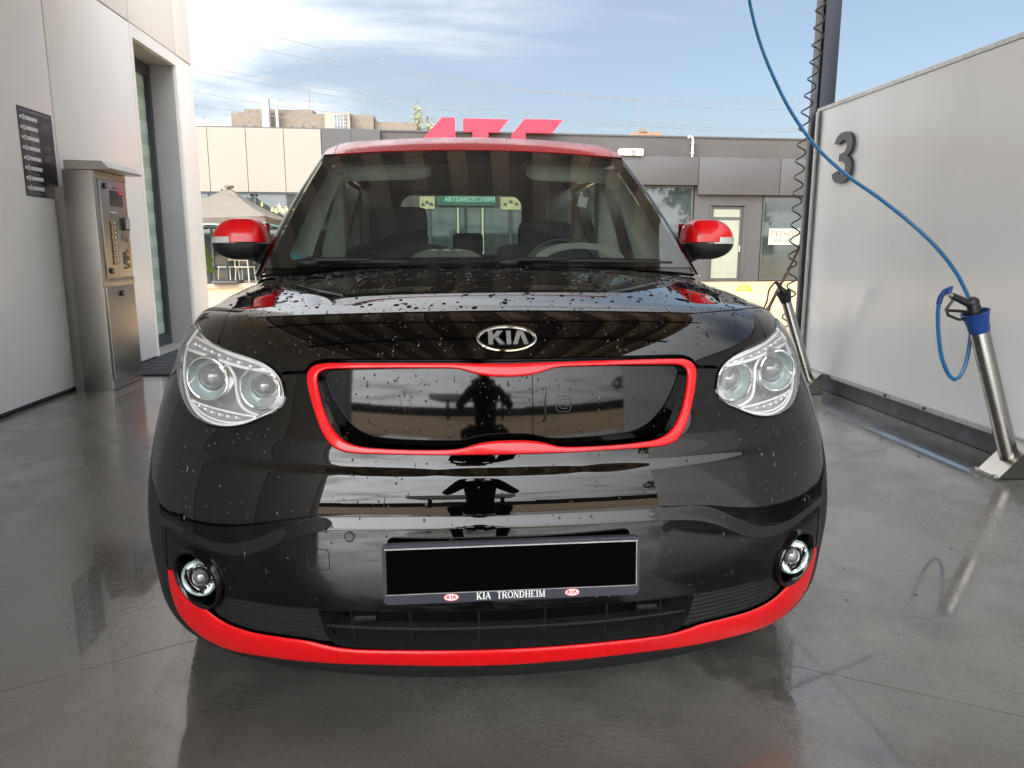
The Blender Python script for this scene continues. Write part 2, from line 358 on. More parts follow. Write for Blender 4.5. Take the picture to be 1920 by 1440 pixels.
def patch(name,outer,m,parent,holes=(),step=.012,off=0.0,flange=.012,bead=None,gap=0.0,fn=None,metric=True,normals=True,dense=None,extra=None):
    """a panel of surface fn bounded by outline(s) in its parameters; edges folded back by flange"""
    fn=fn or S
    tm=(lambda P:to_m(np.asarray(P,float))) if metric else (lambda P:np.asarray(P,float))
    tp=to_p if metric else (lambda Q:Q)
    loops=[tm(outer)]+[tm(h) for h in holes]
    loops=[resample(Lp,max(8,int(np.ceil(np.linalg.norm(np.diff(np.vstack([Lp,Lp[:1]]),axis=0),axis=1).sum()/(step*.8))))) if dense is None else Lp for Lp in loops]
    if gap: loops=[inset(loops[0],gap)]+[inset(h,-gap) for h in loops[1:]]
    Q=loops[0]; mn,mxx=Q.min(0),Q.max(0)
    gx=np.arange(mn[0]+step*.3,mxx[0],step); gy=np.arange(mn[1]+step*.3,mxx[1],step*.866)
    G=np.array([(x+(.5*step if j%2 else 0),y) for j,y in enumerate(gy) for x in gx])
    if len(G):
        k=inpoly(G,loops[0])
        for h in loops[1:]: k&=~inpoly(G,h)
        G=G[k]
        if len(G):
            if extra is not None:
                X_=tm(extra); k=inpoly(X_,loops[0])
                for h in loops[1:]: k&=~inpoly(X_,h)
                X_=X_[k]; lo=smooth_interp(np.abs(to_p(G)[:,0]),LL); hi=smooth_interp(np.abs(to_p(G)[:,0]),LU)
                G=np.vstack([G[((G[:,1]<lo-.014)|(G[:,1]>hi+.014))&((G[:,1]<.540)|(G[:,1]>.581))],X_])
            dmin=np.min([polydist(G,l) for l in loops],axis=0); G=G[dmin>step*.3]
    V=np.vstack(loops+([G] if len(G) else [])); E=[]; o=0
    for l in loops:
        n=len(l); E+=[(o+i,o+(i+1)%n) for i in range(n)]; o+=n
    r=delaunay_2d_cdt([Vector(q) for q in V],E,[],0,1e-7)
    V2=np.array([tuple(q) for q in r[0]]); F=np.array([f for f in r[2] if len(f)==3])
    c=V2[F].mean(1); k=inpoly(c,loops[0])
    for h in loops[1:]: k&=~inpoly(c,h)
    F=F[k]
    pr=tp(V2); P=fn(pr[:,0],pr[:,1]); n=SN(pr[:,0],pr[:,1],fn) if metric else SNx(pr[:,0],pr[:,1],fn)
    d=np.full(len(P),off,float)
    if bead:
        dist=np.min([polydist(V2,l) for l in loops],axis=0); q=1-np.clip(dist/bead[0],0,1); d=d+bead[1]*np.sqrt(np.maximum(1-q*q,0))
    P=P+n*d[:,None]
    # orient
    a,b,cc=P[F[:,0]],P[F[:,1]],P[F[:,2]]; fl=(np.cross(b-a,cc-a)*n[F[:,0]]).sum(1)<0; F[fl]=F[fl][:,::-1]
    verts=[P]; norms=[n]; faces=[tuple(f) for f in F]; base=len(P)
    if flange:
        ed={}
        for f in F:
            for i in range(3):
                e=(f[i],f[(i+1)%3]); ed[e]=1
        bd=[e for e in ed if (e[1],e[0]) not in ed]
        for (i,j) in bd:
            nn=(n[i]+n[j])/2; sd=np.cross(P[j]-P[i],nn); sd/=np.linalg.norm(sd)+1e-15
            fl_=flange
            verts.append(np.array([P[i],P[j],P[j]-n[j]*fl_,P[i]-n[i]*fl_])); norms.append(np.array([sd]*4)); faces.append((base+1,base,base+3,base+2)); base+=4
    Vv=np.vstack(verts); Nn=np.vstack(norms)
    me=bpy.data.meshes.new(name); me.from_pydata(Vv.tolist(),[],faces); me.polygons.foreach_set('use_smooth',[True]*len(faces)); me.update()
    if normals and not bead: me.normals_split_custom_set_from_vertices(Nn.tolist())
    elif bead: me.set_sharp_from_angle(angle=R(40))
    return link(name,me,m,parent)
def SNx(a,b,fn,e=2e-4):
    p=fn(a+e,b)-fn(a-e,b); q=fn(a,b+e)-fn(a,b-e); n=np.cross(p,q); n/=np.linalg.norm(n,axis=-1,keepdims=True)+1e-15
    return np.where(n[:,1:2]>0,-n,n)
def Sp(u,v,off=0.0):
    u=np.atleast_1d(np.asarray(u,float)); v=np.atleast_1d(np.asarray(v,float)); return S(u,v)+SN(u,v)*off
def mir(P,s): return [(abs(a)*s,b) for a,b in P]
# ================================================================ THE CAR
car=thing('compact_car',(0,2.0,0),'black compact car with red roof, mirrors and grille surround','car')
HL=[(.7588,.89),(.6701,.8631),(.6186,.8463),(.5642,.8314),(.5129,.8193),(.4622,.8075),(.428,.7954),(.4026,.7798),(.3861,.7607),(.3761,.7351),(.3724,.7158),(.3772,.6976),(.3932,.6802),(.4192,.665),(.4498,.6489),(.4835,.6387),(.5214,.6349),(.5611,.6377),(.6044,.6494),(.6491,.6721),(.6921,.703),(.74,.7421),(.7828,.7842),(.809,.8231),(.7963,.8555)]
HLs=[tuple(q) for q in cr(HL,120)]
def hl_between(a,b,step):   # part of the smoothed lamp outline from nearest a to nearest b, walking in direction step
    D=np.array(HLs); i=int(np.argmin(((D-a)**2).sum(1))); j=int(np.argmin(((D-b)**2).sum(1))); out=[HLs[i]]
    while i!=j: i=(i+step)%len(HLs); out.append(HLs[i])
    return out
RO=[(0,.7971),(.0675,.7984),(.1756,.7994),(.2713,.7987),(.3081,.7966),(.3245,.7911),(.3332,.7808),(.3356,.7682),(.332,.7459),(.324,.7166),(.3132,.6851),(.3007,.6514),(.2896,.6302),(.2771,.614),(.2597,.6042),(.2374,.6012),(.1874,.6010),(.1185,.6005),(.0512,.6),(0,.5997)]
RI=[(0,.7678),(.0358,.7685),(.0498,.7736),(.0675,.7823),(.0816,.7873),(.1208,.7881),(.1937,.7879),(.2904,.7845),(.3067,.7803),(.3152,.7714),(.3156,.759),(.31,.7345),(.3004,.7029),(.2894,.674),(.2772,.6502),(.2648,.6339),(.2474,.6215),(.2233,.6153),(.1701,.6121),(.1101,.6119),(.0763,.6136),(.0594,.6216),(.0442,.6284),(.0171,.6306),(0,.6308)]
def full(half):   # half outline with u>=0 starting and ending on the centre line -> closed loop
    a=[tuple(q) for q in half]; return a+[(-u,v) for u,v in a[::-1] if u>1e-9]
def half_s(half,n): return [tuple(q) for q in cr(half,n,False)]
ROs=half_s(RO,90); RIs=half_s(RI,110)
RLOW=[(.6815,.2725),(.6924,.243),(.6985,.2017),(.688,.152),(.661,.1236),(.624,.1019),(.575,.0880),(.5176,.0870),(.44,.0949),(.3473,.1021),(.2415,.1105),(.1706,.1132),(.0922,.1126),(0,.1110)]
RUP=[(.6816,.2724),(.6600,.2690),(.6412,.2445),(.6227,.2183),(.5950,.2068),(.5678,.2000),(.5349,.1831),(.5033,.1722),(.4527,.1657),(.3909,.1661),(.3354,.1658),(.3026,.1591),(.2608,.1540),(.1676,.1572),(.091,.1580),(0,.1575)]
RLs=half_s(RLOW,90); RUs=half_s(RUP,90)
LG=[(.307,.2529),(.3033,.2255),(.2991,.1919),(.2912,.1706),(.2775,.1610),(.2556,.1590),(.1674,.1605),(.0993,.1612),(0,.1605)]
def uv_side(y,z):
    vs=np.linspace(0,VMAX,1500); r=rowat(vs); zs=r[:,4]; v=float(np.interp(z,zs,vs)); q=rowat(np.array([v]))[0]
    if y>=q[3]: return (1+y-q[3],v)
    b=(y-q[0])/(q[3]-q[0]); s=(1-(1-b)**q[5])**(1/q[5]); return (2/PI*math.asin(min(s,1)),v)
def arch(t,r=.375): return uv_side(.84-r*math.cos(t),.326+r*math.sin(t))
tz=lambda z:math.asin((z-.326)/.375)
FC=(.570,.280)
def fog_arc(a0,a1,n,r=.0745): return [(FC[0]+r/US*math.cos(R(a)),FC[1]+r*math.sin(R(a))) for a in np.linspace(a0,a1,n)]
cladline=[(.672,.3346),(.671,.384),(.7028,.392),(.725,.4354),(.757,.4611),(.82,.475),(.90,.472)]
# ---- bumper cover
half=[(0,.262),(.15,.261),(.3079,.2564),(.3792,.2525),(.4379,.2519)]+fog_arc(205,-8,26)+[(.6816,.2740)]+cladline
half+=[arch(tz(z)) for z in (.50,.55,.60)]+[(.93,.674),(.83,.717)]
half+=hl_between((.745,.746),(.3861,.763),-1)+[(.3886,.7690),(.3400,.7730)]
k=int(np.argmin(np.abs(np.array([q[1] for q in ROs])-.7682)+(np.array([q[0] for q in ROs])<.3)*9))
half+=ROs[k:]
uu=np.linspace(-.82,.82,330); lo_,hi_=smooth_interp(np.abs(uu),LL),smooth_interp(np.abs(uu),LU)
EX=np.vstack([np.stack([uu,np.full(330,k)],1) for k in (.546,.551,.556,.561,.566,.571,.576)]+[np.stack([uu,lo_+(hi_-lo_)*k],1) for k in (-.45,-.2,-.06,.06,.2,.35,.5,.65,.8,.94,1.06,1.2,1.45)])
bumper=patch('bumper_cover',full(half),paint,car,step=.0105,gap=.0008,flange=.014,extra=EX)
# ---- hood
half=[(0,.8075),(.1738,.809),(.290,.8075),(.3048,.8067),(.3228,.8025),(.3342,.7931),(.3389,.7790),(.3880,.7750)]+hl_between((.3900,.770),(.572,.834),-1)
half+=[tuple(q) for q in cr([(.5745,.8406),(.5806,.8901),(.5969,.9818),(.6100,1.1187),(.6175,1.21),(.622,1.263),(.6394,1.4422),(.6923,1.7272)],40,False)]
half+=[(.6943,VMAX-.012),(.35,VMAX-.004),(0,VMAX-.002)]
hood=patch('hood',full(half),paint,car,step=.013,gap=.0012,flange=.018)
# ---- fenders
for s in (1,-1):
    P=hl_between((.578,.834),(.7588,.89),-1)+[(.7963,.8555),(.809,.8231),(.7828,.7842),(.7480,.752)]
    P+=[(.83,.721),(.93,.678)]+[arch(t) for t in np.linspace(tz(.606),PI+.05,26)]
    zr=np.array([.25,.35,.5,.62,.72,.80,.86,.90,.925,.945,.958])
    P+=[uv_side(1.215,.25)]+[uv_side(1.30,z) for z in zr]
    P+=[(1.0,VMAX-.006),(.85,VMAX-.006),(.6983,VMAX-.012)]
    P+=[tuple(q) for q in cr([(.5745,.8406),(.5806,.8901),(.5969,.9818),(.6100,1.1187),(.6175,1.21),(.622,1.263),(.6394,1.4422),(.6923,1.7272)],40,False)][::-1]
    patch('front_fender',[(s*u,v) for u,v in P],paint,car,step=.02,gap=.0012,flange=.014)
# ---- red lower lip, mesh inserts, black cladding
LIP=True
half=[(0,.1115)]+[q for q in RLs[::-1] if q[0]>1e-9]+cladline+[arch(tz(z)) for z in (.50,.44,.38,.326,.26,.20)]+[(.99,.012),(.8,.004),(.5,.002),(0,.002)]
patch('lower_cladding',full(half),matte,car,step=.018,gap=.0006,flange=.02,off=-.001)
for s in (1,-1):
    P=[(.4379,.2519),(.3792,.2525),(.3090,.2564),(.3033,.2255),(.2991,.1919),(.2912,.1706),(.3026,.1611),(.3354,.1668),(.3909,.1671),(.4527,.1667),(.5033,.1732),(.5349,.1841),(.548,.195)]+fog_arc(250,205,6)
    mp_=patch('mesh_insert',[(s*u,v) for u,v in P],matte,car,step=.014,off=-.008,flange=.01)
    for kk in range(7):
        v=.176+kk*.0115; us=[u for u in np.linspace(.30,.60,60) if inpoly(np.array([(u,v)]),P)[0]]
        if len(us)>3:
            t=MB(); t.tube(Sp(np.array(us)*s,np.full(len(us),v),-.0075),.0016,5); t.build('rib',matte,mp_)
    # side slot beside the fog lamp
    P=[(.676,.381),(.690,.3805),(.7010,.368),(.7035,.330),(.706,.27),(.716,.205),(.704,.203),(.701,.243),(.690,.276),(.680,.334)]
    patch('air_slot',[(s*u,v) for u,v in P],gloss,car,step=.012,off=.0012,flange=.004)
# ---- lower grille
lgl=full([(0,.2640),(.15,.2630)]+LG)
rec=patch('lower_grille',lgl,gloss,car,step=.03,off=-.085,flange=0)
def strip(loop,o0,o1,name,m,parent):
    A=np.array(loop+[loop[0]]); a=Sp(A[:,0],A[:,1],o0); b=Sp(A[:,0],A[:,1],o1); n=len(A); t=MB()
    t.add(np.vstack([a,b]),[(i,i+1,n+i+1,n+i) for i in range(n-1)],True); return t.build(name,m,parent)
strip([tuple(q) for q in resample(np.array(lgl),120)],.001,-.085,'grille_frame',matte,rec)
t=MB(); us=np.linspace(-.302,.302,60); t.tube(Sp(us,.208-.004*np.abs(us)/.3,-.012),.0032,6); t.build('grille_bar',matte,rec)
for x in (-.158,-.0505,.0535,.154,-.255,.25):
    t=MB(); vs=np.linspace(.162,.258,6); t.tube(Sp(np.full(6,x),vs,-.016),.0018,5); t.build('grille_bar',matte,rec)
t=MB()
for x in np.linspace(-.13,.13,56): t.tube([Sp(x,.222,-.07)[0],Sp(x,.262,-.07)[0]],.0012,4)
o=t.build('radiator_fin',dkgrey,rec); o['kind']='stuff'
for s in (1,-1):
    t=MB(); p=Sp(s*.245,.190,-.065)[0]; t.box(p,(.05,.02,.014),bev=.004); t.build('duct_tab',matte,rec)
# ---- grille surround and panel
def loft_band(name,A,B,m,h,base,closed=True,lanes=(0,.012,.04,.08,.14,.22,.35,.5,.65,.78,.86,.92,.96,.988,1),pw=7.0):
    A=to_m(np.array(A)); B=to_m(np.array(B)); vs=[]; n=len(A); k=len(lanes)
    for tt in lanes:
        p=to_p(A+(B-A)*tt); o_=base+h*(1-abs(2*tt-1)**pw)**.5; vs.append(Sp(p[:,0],p[:,1],o_))
    V_=np.vstack(vs); t=MB(); mm=n if closed else n-1
    t.add(V_,[(j*n+i,j*n+(i+1)%n,(j+1)*n+(i+1)%n,(j+1)*n+i) for j in range(k-1) for i in range(mm)],True)
    o=t.build(name,m,car); o.data.set_sharp_from_angle(angle=R(60)); return o
_o=to_m(resample(np.array(full(ROs)),420)); _i=to_m(resample(np.array(full(RIs)),1600))
idx=np.array([np.argmin(((_i-q)**2).sum(1)) for q in _o]); near=_i[idx]
w_=np.exp(-.5*(np.arange(-8,9)/3.)**2); w_/=w_.sum(); near=sum(np.roll(near,k,0)*w_[k+8] for k in range(-8,9))
lip_u=half_s(RUP,120); lip_l=half_s(RLOW,120); mkf=lambda H:[(-u,v) for u,v in H]+[(u,v) for u,v in H[::-1]][1:]
loft_band('lower_lip',mkf(lip_u),mkf(lip_l),redp,.0055,.0,closed=False)
ring=loft_band('grille_surround',to_p(_o),to_p(near),redp,.0055,.0)
strip([tuple(q) for q in resample(np.array(full(ROs)),220)],-.0045,-.03,'surround_seal',gloss,ring)
strip([tuple(q) for q in resample(np.array(full(RIs)),220)],-.004,-.065,'surround_well',gloss,ring)
def GP(x,z):
    x=np.asarray(x,float); z=np.asarray(z,float)
    return np.stack([x,.101+.40*x*x+(z-.69)*.122+(z-.76)**2*.45,z],-1)
ri=S(np.array([q[0] for q in full(RIs)]),np.array([q[1] for q in full(RIs)]))[:,[0,2]]
cx=ri.mean(0); 
def clipx(poly,x0,x1):
    P=[tuple(q) for q in poly]
    for sgn,xb in ((1,x0),(-1,x1)):
        out=[]
        for i in range(len(P)):
            a,b=P[i-1],P[i]; ia,ib=sgn*(a[0]-xb)>=0,sgn*(b[0]-xb)>=0
            if ia!=ib: tt=(xb-a[0])/(b[0]-a[0]); out.append((xb,a[1]+tt*(b[1]-a[1])))
            if ib: out.append(b)
        P=out
    return P
rin=inset(ri,-.004); rin=np.array([(x,min(z,1)) for x,z in rin])
for x0,x1 in ((-.6,-.0525),(-.051,.0530),(.0545,.6)):
    patch('grille_panel',clipx(rin,x0,x1),gloss,car,fn=GP,metric=False,step=.014,flange=.006,off=0)
def gp(x,z,o=0): p=GP(x,z); return p+SNx(np.array([x]),np.array([z]),GP)[0]*o
t=MB(); t.tube([gp(.0745,.802,.001),gp(.081,.803,.001),gp(.081,.734,.001),gp(.0745,.733,.001)],.0028,6); t.build('charge_door_grip',frit,car)
e=MB(); cxx,czz=.122,.768
rr=[(cxx+.0165*math.copysign(abs(math.cos(a))**.5,math.cos(a)),czz+.017*math.copysign(abs(math.sin(a))**.5,math.sin(a))) for a in np.linspace(0,2*PI,40,endpoint=False)]
e.tube([gp(x,z,.0006) for x,z in rr],.0009,5,closed=True)
e.tube([gp(x,z,.0006) for x,z in ((cxx+.008,czz+.0095),(cxx-.004,czz+.0095),(cxx-.0095,czz+.005),(cxx-.0095,czz-.005),(cxx-.004,czz-.0095),(cxx+.008,czz-.0095))],.0011,5)
e.tube([gp(cxx-.001,czz+.004,.0006),gp(cxx+.0165,czz+.004,.0006)],.0008,5); e.tube([gp(cxx-.001,czz-.004,.0006),gp(cxx+.0165,czz-.004,.0006)],.0008,5)
e.build('charge_emblem',dkgrey,car)
# ---- badge
p0=S(0.0,.8535); tx=np.array([1.,0,0]); nb=SN(np.array([0.]),np.array([.8535]))[0]; ty=np.cross(nb,tx); fb=frame(p0,tx,ty)
el=lambda a,b,n=48:[(a*math.cos(2*PI*i/n),b*math.sin(2*PI*i/n)) for i in range(n)]
t=MB(); t.prism(el(.063,.0315),.004,fb); badge=t.build('badge',gloss,car)
t=MB(); t.tube([fb@Vector((x,y,.0045)) for x,y in el(.0625,.0310)],.0036,8,closed=True); t.build('badge_rim',chrome,badge)
def letter(polys,name,m,par,mt,h=.0028):
    t=MB()
    for P in polys: t.prism(P,h,mt)
    return t.build(name,m,par)
fl=fb@Matrix.Translation((0,0.0015,.004))
LTR={'K':[[(-.040,-.0165),(-.030,-.0165),(-.030,.0175),(-.040,.0175)],[(-.0302,-.002),(-.0218,-.002),(-.008,.0175),(-.0200,.0175),(-.0302,.0045)],[(-.0275,.0005),(-.0225,.0055),(-.0040,-.0165),(-.0165,-.0165)]],
 'I':[[(-.0005,-.0165),(.0095,-.0165),(.0095,.0175),(-.0005,.0175)]],
 'A':[[(.0135,-.0165),(.0235,-.0165),(.0300,.0060),(.0360,.0175),(.0235,.0175)],[(.0300,.0060),(.0375,-.0165),(.0475,-.0165),(.0365,.0175),(.0355,.0176)]]}
for c in LTR: letter(LTR[c],'badge_letter',satin,badge,fl)
# ---- number plate in its holder
py=lambda z:-.030+(z-.36)*.06
fp=frame((-.0005,-.003,.4450),(1,-.004,.006),(0,.06,1))
t=MB(); r=.012; X,Y=.267,.0636
rp=[(sx*(X-r)+r*math.cos(a),sy*(Y-r)+r*math.sin(a)) for sx,sy,a0 in ((1,1,0),(-1,1,PI/2),(-1,-1,PI),(1,-1,1.5*PI)) for a in np.linspace(a0,a0+PI/2,6)]
t.prism(rp,.014,fp); plate=t.build('plate_holder',mat('navy_black_plastic',(.012,.015,.026),.35,noise=(20,.15)),car)
t=MB(); t.box((0,0,0),(.526,.010,.010)); 
t=MB(); t.prism([(-.259,-.0405),(.259,-.0405),(.259,.0535),(-.259,.0535)],.004,fp@Matrix.Translation((0,0,.0125))); t.build('number_plate',mat('plate_black',(.0015,.0015,.0015),.8,spec=.0,noise=(5,.1)),plate)
t=MB(); t.prism([(-.262,.0538),(.262,.0538),(.262,.0562),(-.262,.0562)],.005,fp@Matrix.Translation((0,0,.0125)))
t.prism([(.2592,-.0395),(.2606,-.0395),(.2606,.0535),(.2592,.0535)],.0045,fp@Matrix.Translation((0,0,.0125))); t.prism([(-.262,-.0423),(.262,-.0423),(.262,-.0411),(-.262,-.0411)],.0045,fp@Matrix.Translation((0,0,.0125))); t.build('plate_edge',alu,plate)
SER={ # serif capitals: strokes (x0,y0,x1,y1,width) on a unit-high letter, advance
'K':([(.14,0,.14,1,.15),(.2,.42,.62,1,.06),(.3,.52,.66,0,.15)],[(.14,0),(.14,1),(.62,1),(.68,0)],.80),
'I':([(.17,0,.17,1,.15)],[(.17,0),(.17,1)],.34),
'A':([(.06,0,.36,1,.06),(.36,1,.66,0,.15),(.18,.34,.56,.34,.06)],[(.06,0),(.66,0)],.74),
'T':([(.32,0,.32,1,.15),(.02,.96,.62,.96,.08)],[(.32,0)],.66),
'R':([(.14,0,.14,1,.15),(.14,.97,.42,.97,.06),(.42,.97,.56,.85,.1),(.56,.88,.56,.65,.13),(.56,.66,.42,.52,.1),(.14,.5,.42,.5,.06),(.36,.5,.66,0,.14)],[(.14,0),(.14,1),(.68,0)],.76),
'O':([(.06,.3,.06,.7,.13),(.06,.68,.24,.96,.11),(.22,.97,.5,.97,.06),(.48,.96,.66,.68,.11),(.66,.7,.66,.3,.13),(.66,.32,.48,.04,.11),(.5,.03,.22,.03,.06),(.24,.04,.06,.32,.11)],[],.76),
'N':([(.12,0,.12,1,.06),(.1,1,.62,0,.14),(.62,0,.62,1,.06)],[(.12,0),(.12,1),(.62,1)],.76),
'D':([(.14,0,.14,1,.15),(.14,.97,.4,.97,.06),(.38,.97,.62,.7,.11),(.62,.74,.62,.26,.13),(.62,.3,.38,.03,.11),(.14,.03,.4,.03,.06)],[(.14,0),(.14,1)],.76),
'H':([(.14,0,.14,1,.15),(.6,0,.6,1,.15),(.14,.5,.6,.5,.06)],[(.14,0),(.14,1),(.6,0),(.6,1)],.76),
'E':([(.14,0,.14,1,.15),(.14,.97,.56,.97,.06),(.14,.03,.58,.03,.06),(.14,.5,.42,.5,.06),(.56,.82,.56,1,.05),(.58,.2,.58,0,.05)],[(.14,0),(.14,1)],.68),
'M':([(.12,0,.12,1,.06),(.12,1,.44,0,.14),(.44,0,.76,1,.06),(.76,0,.76,1,.15)],[(.12,0),(.76,0),(.12,1),(.76,1)],.92)}
def serif(txt,h,t,mt,x0=0,gap=.04):
    x=x0
    for c in txt:
        if c==' ': x+=.42*h; continue
        st,se,ad=SER[c]
        for (a,b,p,q,w) in st:
            d=Vector((p-a,q-b)); d.normalize(); nx,ny=-d.y*w/2,d.x*w/2
            t.prism([(x+(a-nx)*h,(b-ny)*h),(x+(p-nx)*h,(q-ny)*h),(x+(p+nx)*h,(q+ny)*h),(x+(a+nx)*h,(b+ny)*h)],.0004,mt)
        for (a,b) in se: yb=b*h+(0 if b<.5 else -.05*h); t.prism([(x+(a-.15)*h,yb),(x+(a+.15)*h,yb),(x+(a+.15)*h,yb+.05*h),(x+(a-.15)*h,yb+.05*h)],.0004,mt)
        x+=(ad+gap)*h
    return x
ft=fp@Matrix.Translation((0,0,.0142))
t=MB(); w=serif('KIA  TRONDHEIM',.0150,MB(),ft); serif('KIA  TRONDHEIM',.0150,t,ft@Matrix.Translation((-w/2-.004,-.0592,0))); t.build('dealer_lettering',white,plate)
for x in (-.128,.124):
    t=MB(); fq=ft@Matrix.Translation((x,-.0520,0)); t.prism(el(.0155,.0078,28),.0005,fq); lo=t.build('dealer_logo',white,plate)
    t=MB(); t.tube([fq@Vector((a,b,.0006)) for a,b in el(.0153,.0076,28)],.0009,5,closed=True); sc=Matrix.Scale(.235,4)
    for c in LTR:
        for P in LTR[c]: t.prism(P,.002,fq@Matrix.Translation((-.0008,0,.0004))@sc)
    t.build('dealer_logo_print',mat('logo_red',(.5,.01,.03),.4,noise=(9,.05)),lo)
# ---- parking sensors, towing cover
for u,v in ((.246,.4275),(-.246,.4275),(.610,.415),(-.610,.415)):
    p=Sp(u,v,.0005)[0]; n=SN(np.array([u]),np.array([v]))[0]; m4=frame(p,Vector(n).orthogonal(),Vector(n).cross(Vector(n).orthogonal()))
    t=MB(); t.lathe([(.0001,.002),(.0085,.002),(.0092,.0008),(.0098,-.002)],m4,20); t.tube([m4@Vector((.0108*math.cos(a),.0108*math.sin(a),.0004)) for a in np.linspace(0,2*PI,24,endpoint=False)],.0011,5,closed=True)
    t.build('parking_sensor',gloss,car)
P=[(-.3186,.3517),(-.2803,.3517),(-.2803,.3969),(-.3186,.3969)]; c0=np.mean(P,0)
rr=[(c0[0]+.0190*math.copysign(abs(math.cos(a))**.35,math.cos(a)),c0[1]+.0225*math.copysign(abs(math.sin(a))**.35,math.sin(a))) for a in np.linspace(0,2*PI,48,endpoint=False)]
t=MB(); A=np.array(rr); t.tube(Sp(A[:,0],A[:,1],.0001),.0009,5,closed=True); t.build('towing_cover',matte,car)
# ---- headlights
DO=[(.7643,.8142),(.790,.8230),(.745,.8500),(.6418,.8389),(.5597,.8204),(.4931,.8078),(.4452,.7946),(.4073,.7785),(.4217,.7765),(.4715,.7802),(.5308,.7898),(.601,.8013),(.6766,.8091)]
DL=[(.6434,.6909),(.6104,.686),(.5621,.6811),(.5174,.6774),(.4744,.6733),(.4395,.6715),(.4517,.6621),(.4786,.6543),(.5164,.6519),(.5559,.6557),(.599,.6679)]
SF=[(.5966,.7906),(.5596,.7914),(.5338,.7755),(.518,.7559),(.508,.7294),(.4948,.7034),(.4769,.6881),(.4543,.6801),(.4405,.678)]
cellm=mat('clear_reflector',(.50,.51,.51),.15,.6,noise=(60,.3))
for s in (1,-1):
    hl=patch('headlight',[(s*u,v) for u,v in HLs],satin,car,step=.02,off=-.060,flange=0)
    strip([(s*u,v) for u,v in HLs],-.004,-.060,'lamp_wall',satin,hl)
    g=patch('lens_cover',[(s*u,v) for u,v in HLs],lensm,hl,step=.012,off=0,gap=.0012,flange=0,bead=(.035,.009))
    t=MB(); A=np.array(HLs); A=to_p(inset(to_m(A),.0018)); t.tube(Sp(A[:,0]*s,A[:,1],.0005),.0030,6,closed=True); t.build('lens_seal',gloss,hl)
    t=MB(); A=to_p(inset(to_m(np.array(HLs)),.010)); t.tube(Sp(A[:,0]*s,A[:,1],-.014),.0038,6,closed=True); t.build('lamp_bezel',white_drl,hl)
    for D,nb_,nm in ((DO,8,'daylight_strip'),(DL,6,'indicator_strip')):
        Ds=[tuple(q) for q in cr(D,70)]
        st_=patch(nm,[(s*u,v) for u,v in Ds],satin,hl,step=.012,off=-.016,flange=.02)
        t=MB(); A=np.array(Ds); t.tube(Sp(A[:,0]*s,A[:,1],-.0115),.0026 if nm[0]=='i' else .0040,6,closed=True); t.build('light_guide',white_drl,st_)
        for i in range(nb_):
            f=(i+.7)/(nb_+.4)
            if nm[0]=='d': u=.735-f*.285; v=np.interp(u,[.42,.4715,.5308,.601,.6766,.745],[.7795,.7865,.7985,.8150,.8270,.8330])
            else: u=.625-f*.155; v=np.interp(u,[.45,.4786,.5164,.5559,.599,.63],[.6670,.6640,.6650,.6685,.677,.6850])
            p=Sp(s*u,v,-.012)[0]; t=MB(); t.sphere(p-np.array([0,-.003,0]),(.0062,.005,.0062),8,5); t.build('reflector_cell',cellm,st_)
    t=MB(); A=cr(SF,40,False); t.tube(Sp(A[:,0]*s,A[:,1],-.022),.0035,6); t.build('divider_fin',white_drl,hl)
    for (x,y,z,R0,rb) in ((.690,.332,.800,.0505,.0325),(.553,.262,.788,.0475,.0300)):
        c=Vector((s*x,y,z)); ax=Vector((s*.22,-1,-.02)).normalized(); m4=frame(c,ax.orthogonal(),ax.cross(ax.orthogonal()))
        t=MB(); t.tube([m4@Vector((R0*math.cos(a),R0*math.sin(a),.014)) for a in np.linspace(0,2*PI,40,endpoint=False)],.0030,8,closed=True); pr=t.build('projector',chrome,hl)
        t=MB()
        prof=[(R0,.014)]
        for i in range(5): q=R0-(R0-rb-.003)*(i+.5)/5; z0=.012-.026*(i+.5)/5; prof+=[(q+.0008,z0+.001),(q-.0008,z0-.0022)]
        prof+=[(rb+.002,-.016),(rb-.004,-.034)]
        t.lathe(prof,m4,40); t.build('halo_ring',teal,pr)
        t=MB(); t.lathe([(rb+.0035,-.012),(rb+.0045,-.008),(rb+.001,-.006),(rb-.002,-.010)],m4,36); t.build('projector_collar',chrome,pr)
        t=MB(); t.sphere(m4@Vector((0,0,-.018)),(rb,rb,rb*.9),28,18); t.build('projector_lens',ballg,pr)
        t=MB(); t.lathe([(R0,.013),(R0+.004,.006),(R0+.004,-.05)],m4,32); t.build('projector_tube',satin,pr)
    # ---- fog lamp
    p=Sp(s*FC[0],FC[1],0)[0]; n=SN(np.array([s*FC[0]]),np.array([FC[1]]))[0]; nn=Vector(n); ux=Vector((0,0,1)).cross(nn).normalized(); m4=frame(p,ux,nn.cross(ux))
    t=MB(); t.lathe([(.0745,-.03),(.0750,.002),(.0725,.008),(.0665,.009),(.062,.004),(.060,-.010),(.058,-.05),(.001,-.055)],m4,44); fg=t.build('fog_lamp',gloss,car)
    # the lamp itself looks straight ahead, not along the bumper corner
    c=Vector(p)-nn*.004; ax=(Vector((s*.05,-1,.10))*.6+nn*.4).normalized(); m5=frame(c,ax.orthogonal(),ax.cross(ax.orthogonal()))
    t=MB(); t.lathe([(.0405,-.03),(.0425,.004),(.0400,.0075),(.0365,.004)],m5,36); rg=t.build('fog_ring',teal,fg)
    t=MB(); t.lathe([(.0365,.004),(.0355,.002),(.030,-.010),(.024,-.022),(.001,-.028)],m5,32); t.build('fog_reflector',chrome,rg)
    t=MB(); t.lathe([(.0245,-.004),(.0255,.000),(.0235,.000)],m5,28); t.build('fog_collar',gloss,rg)
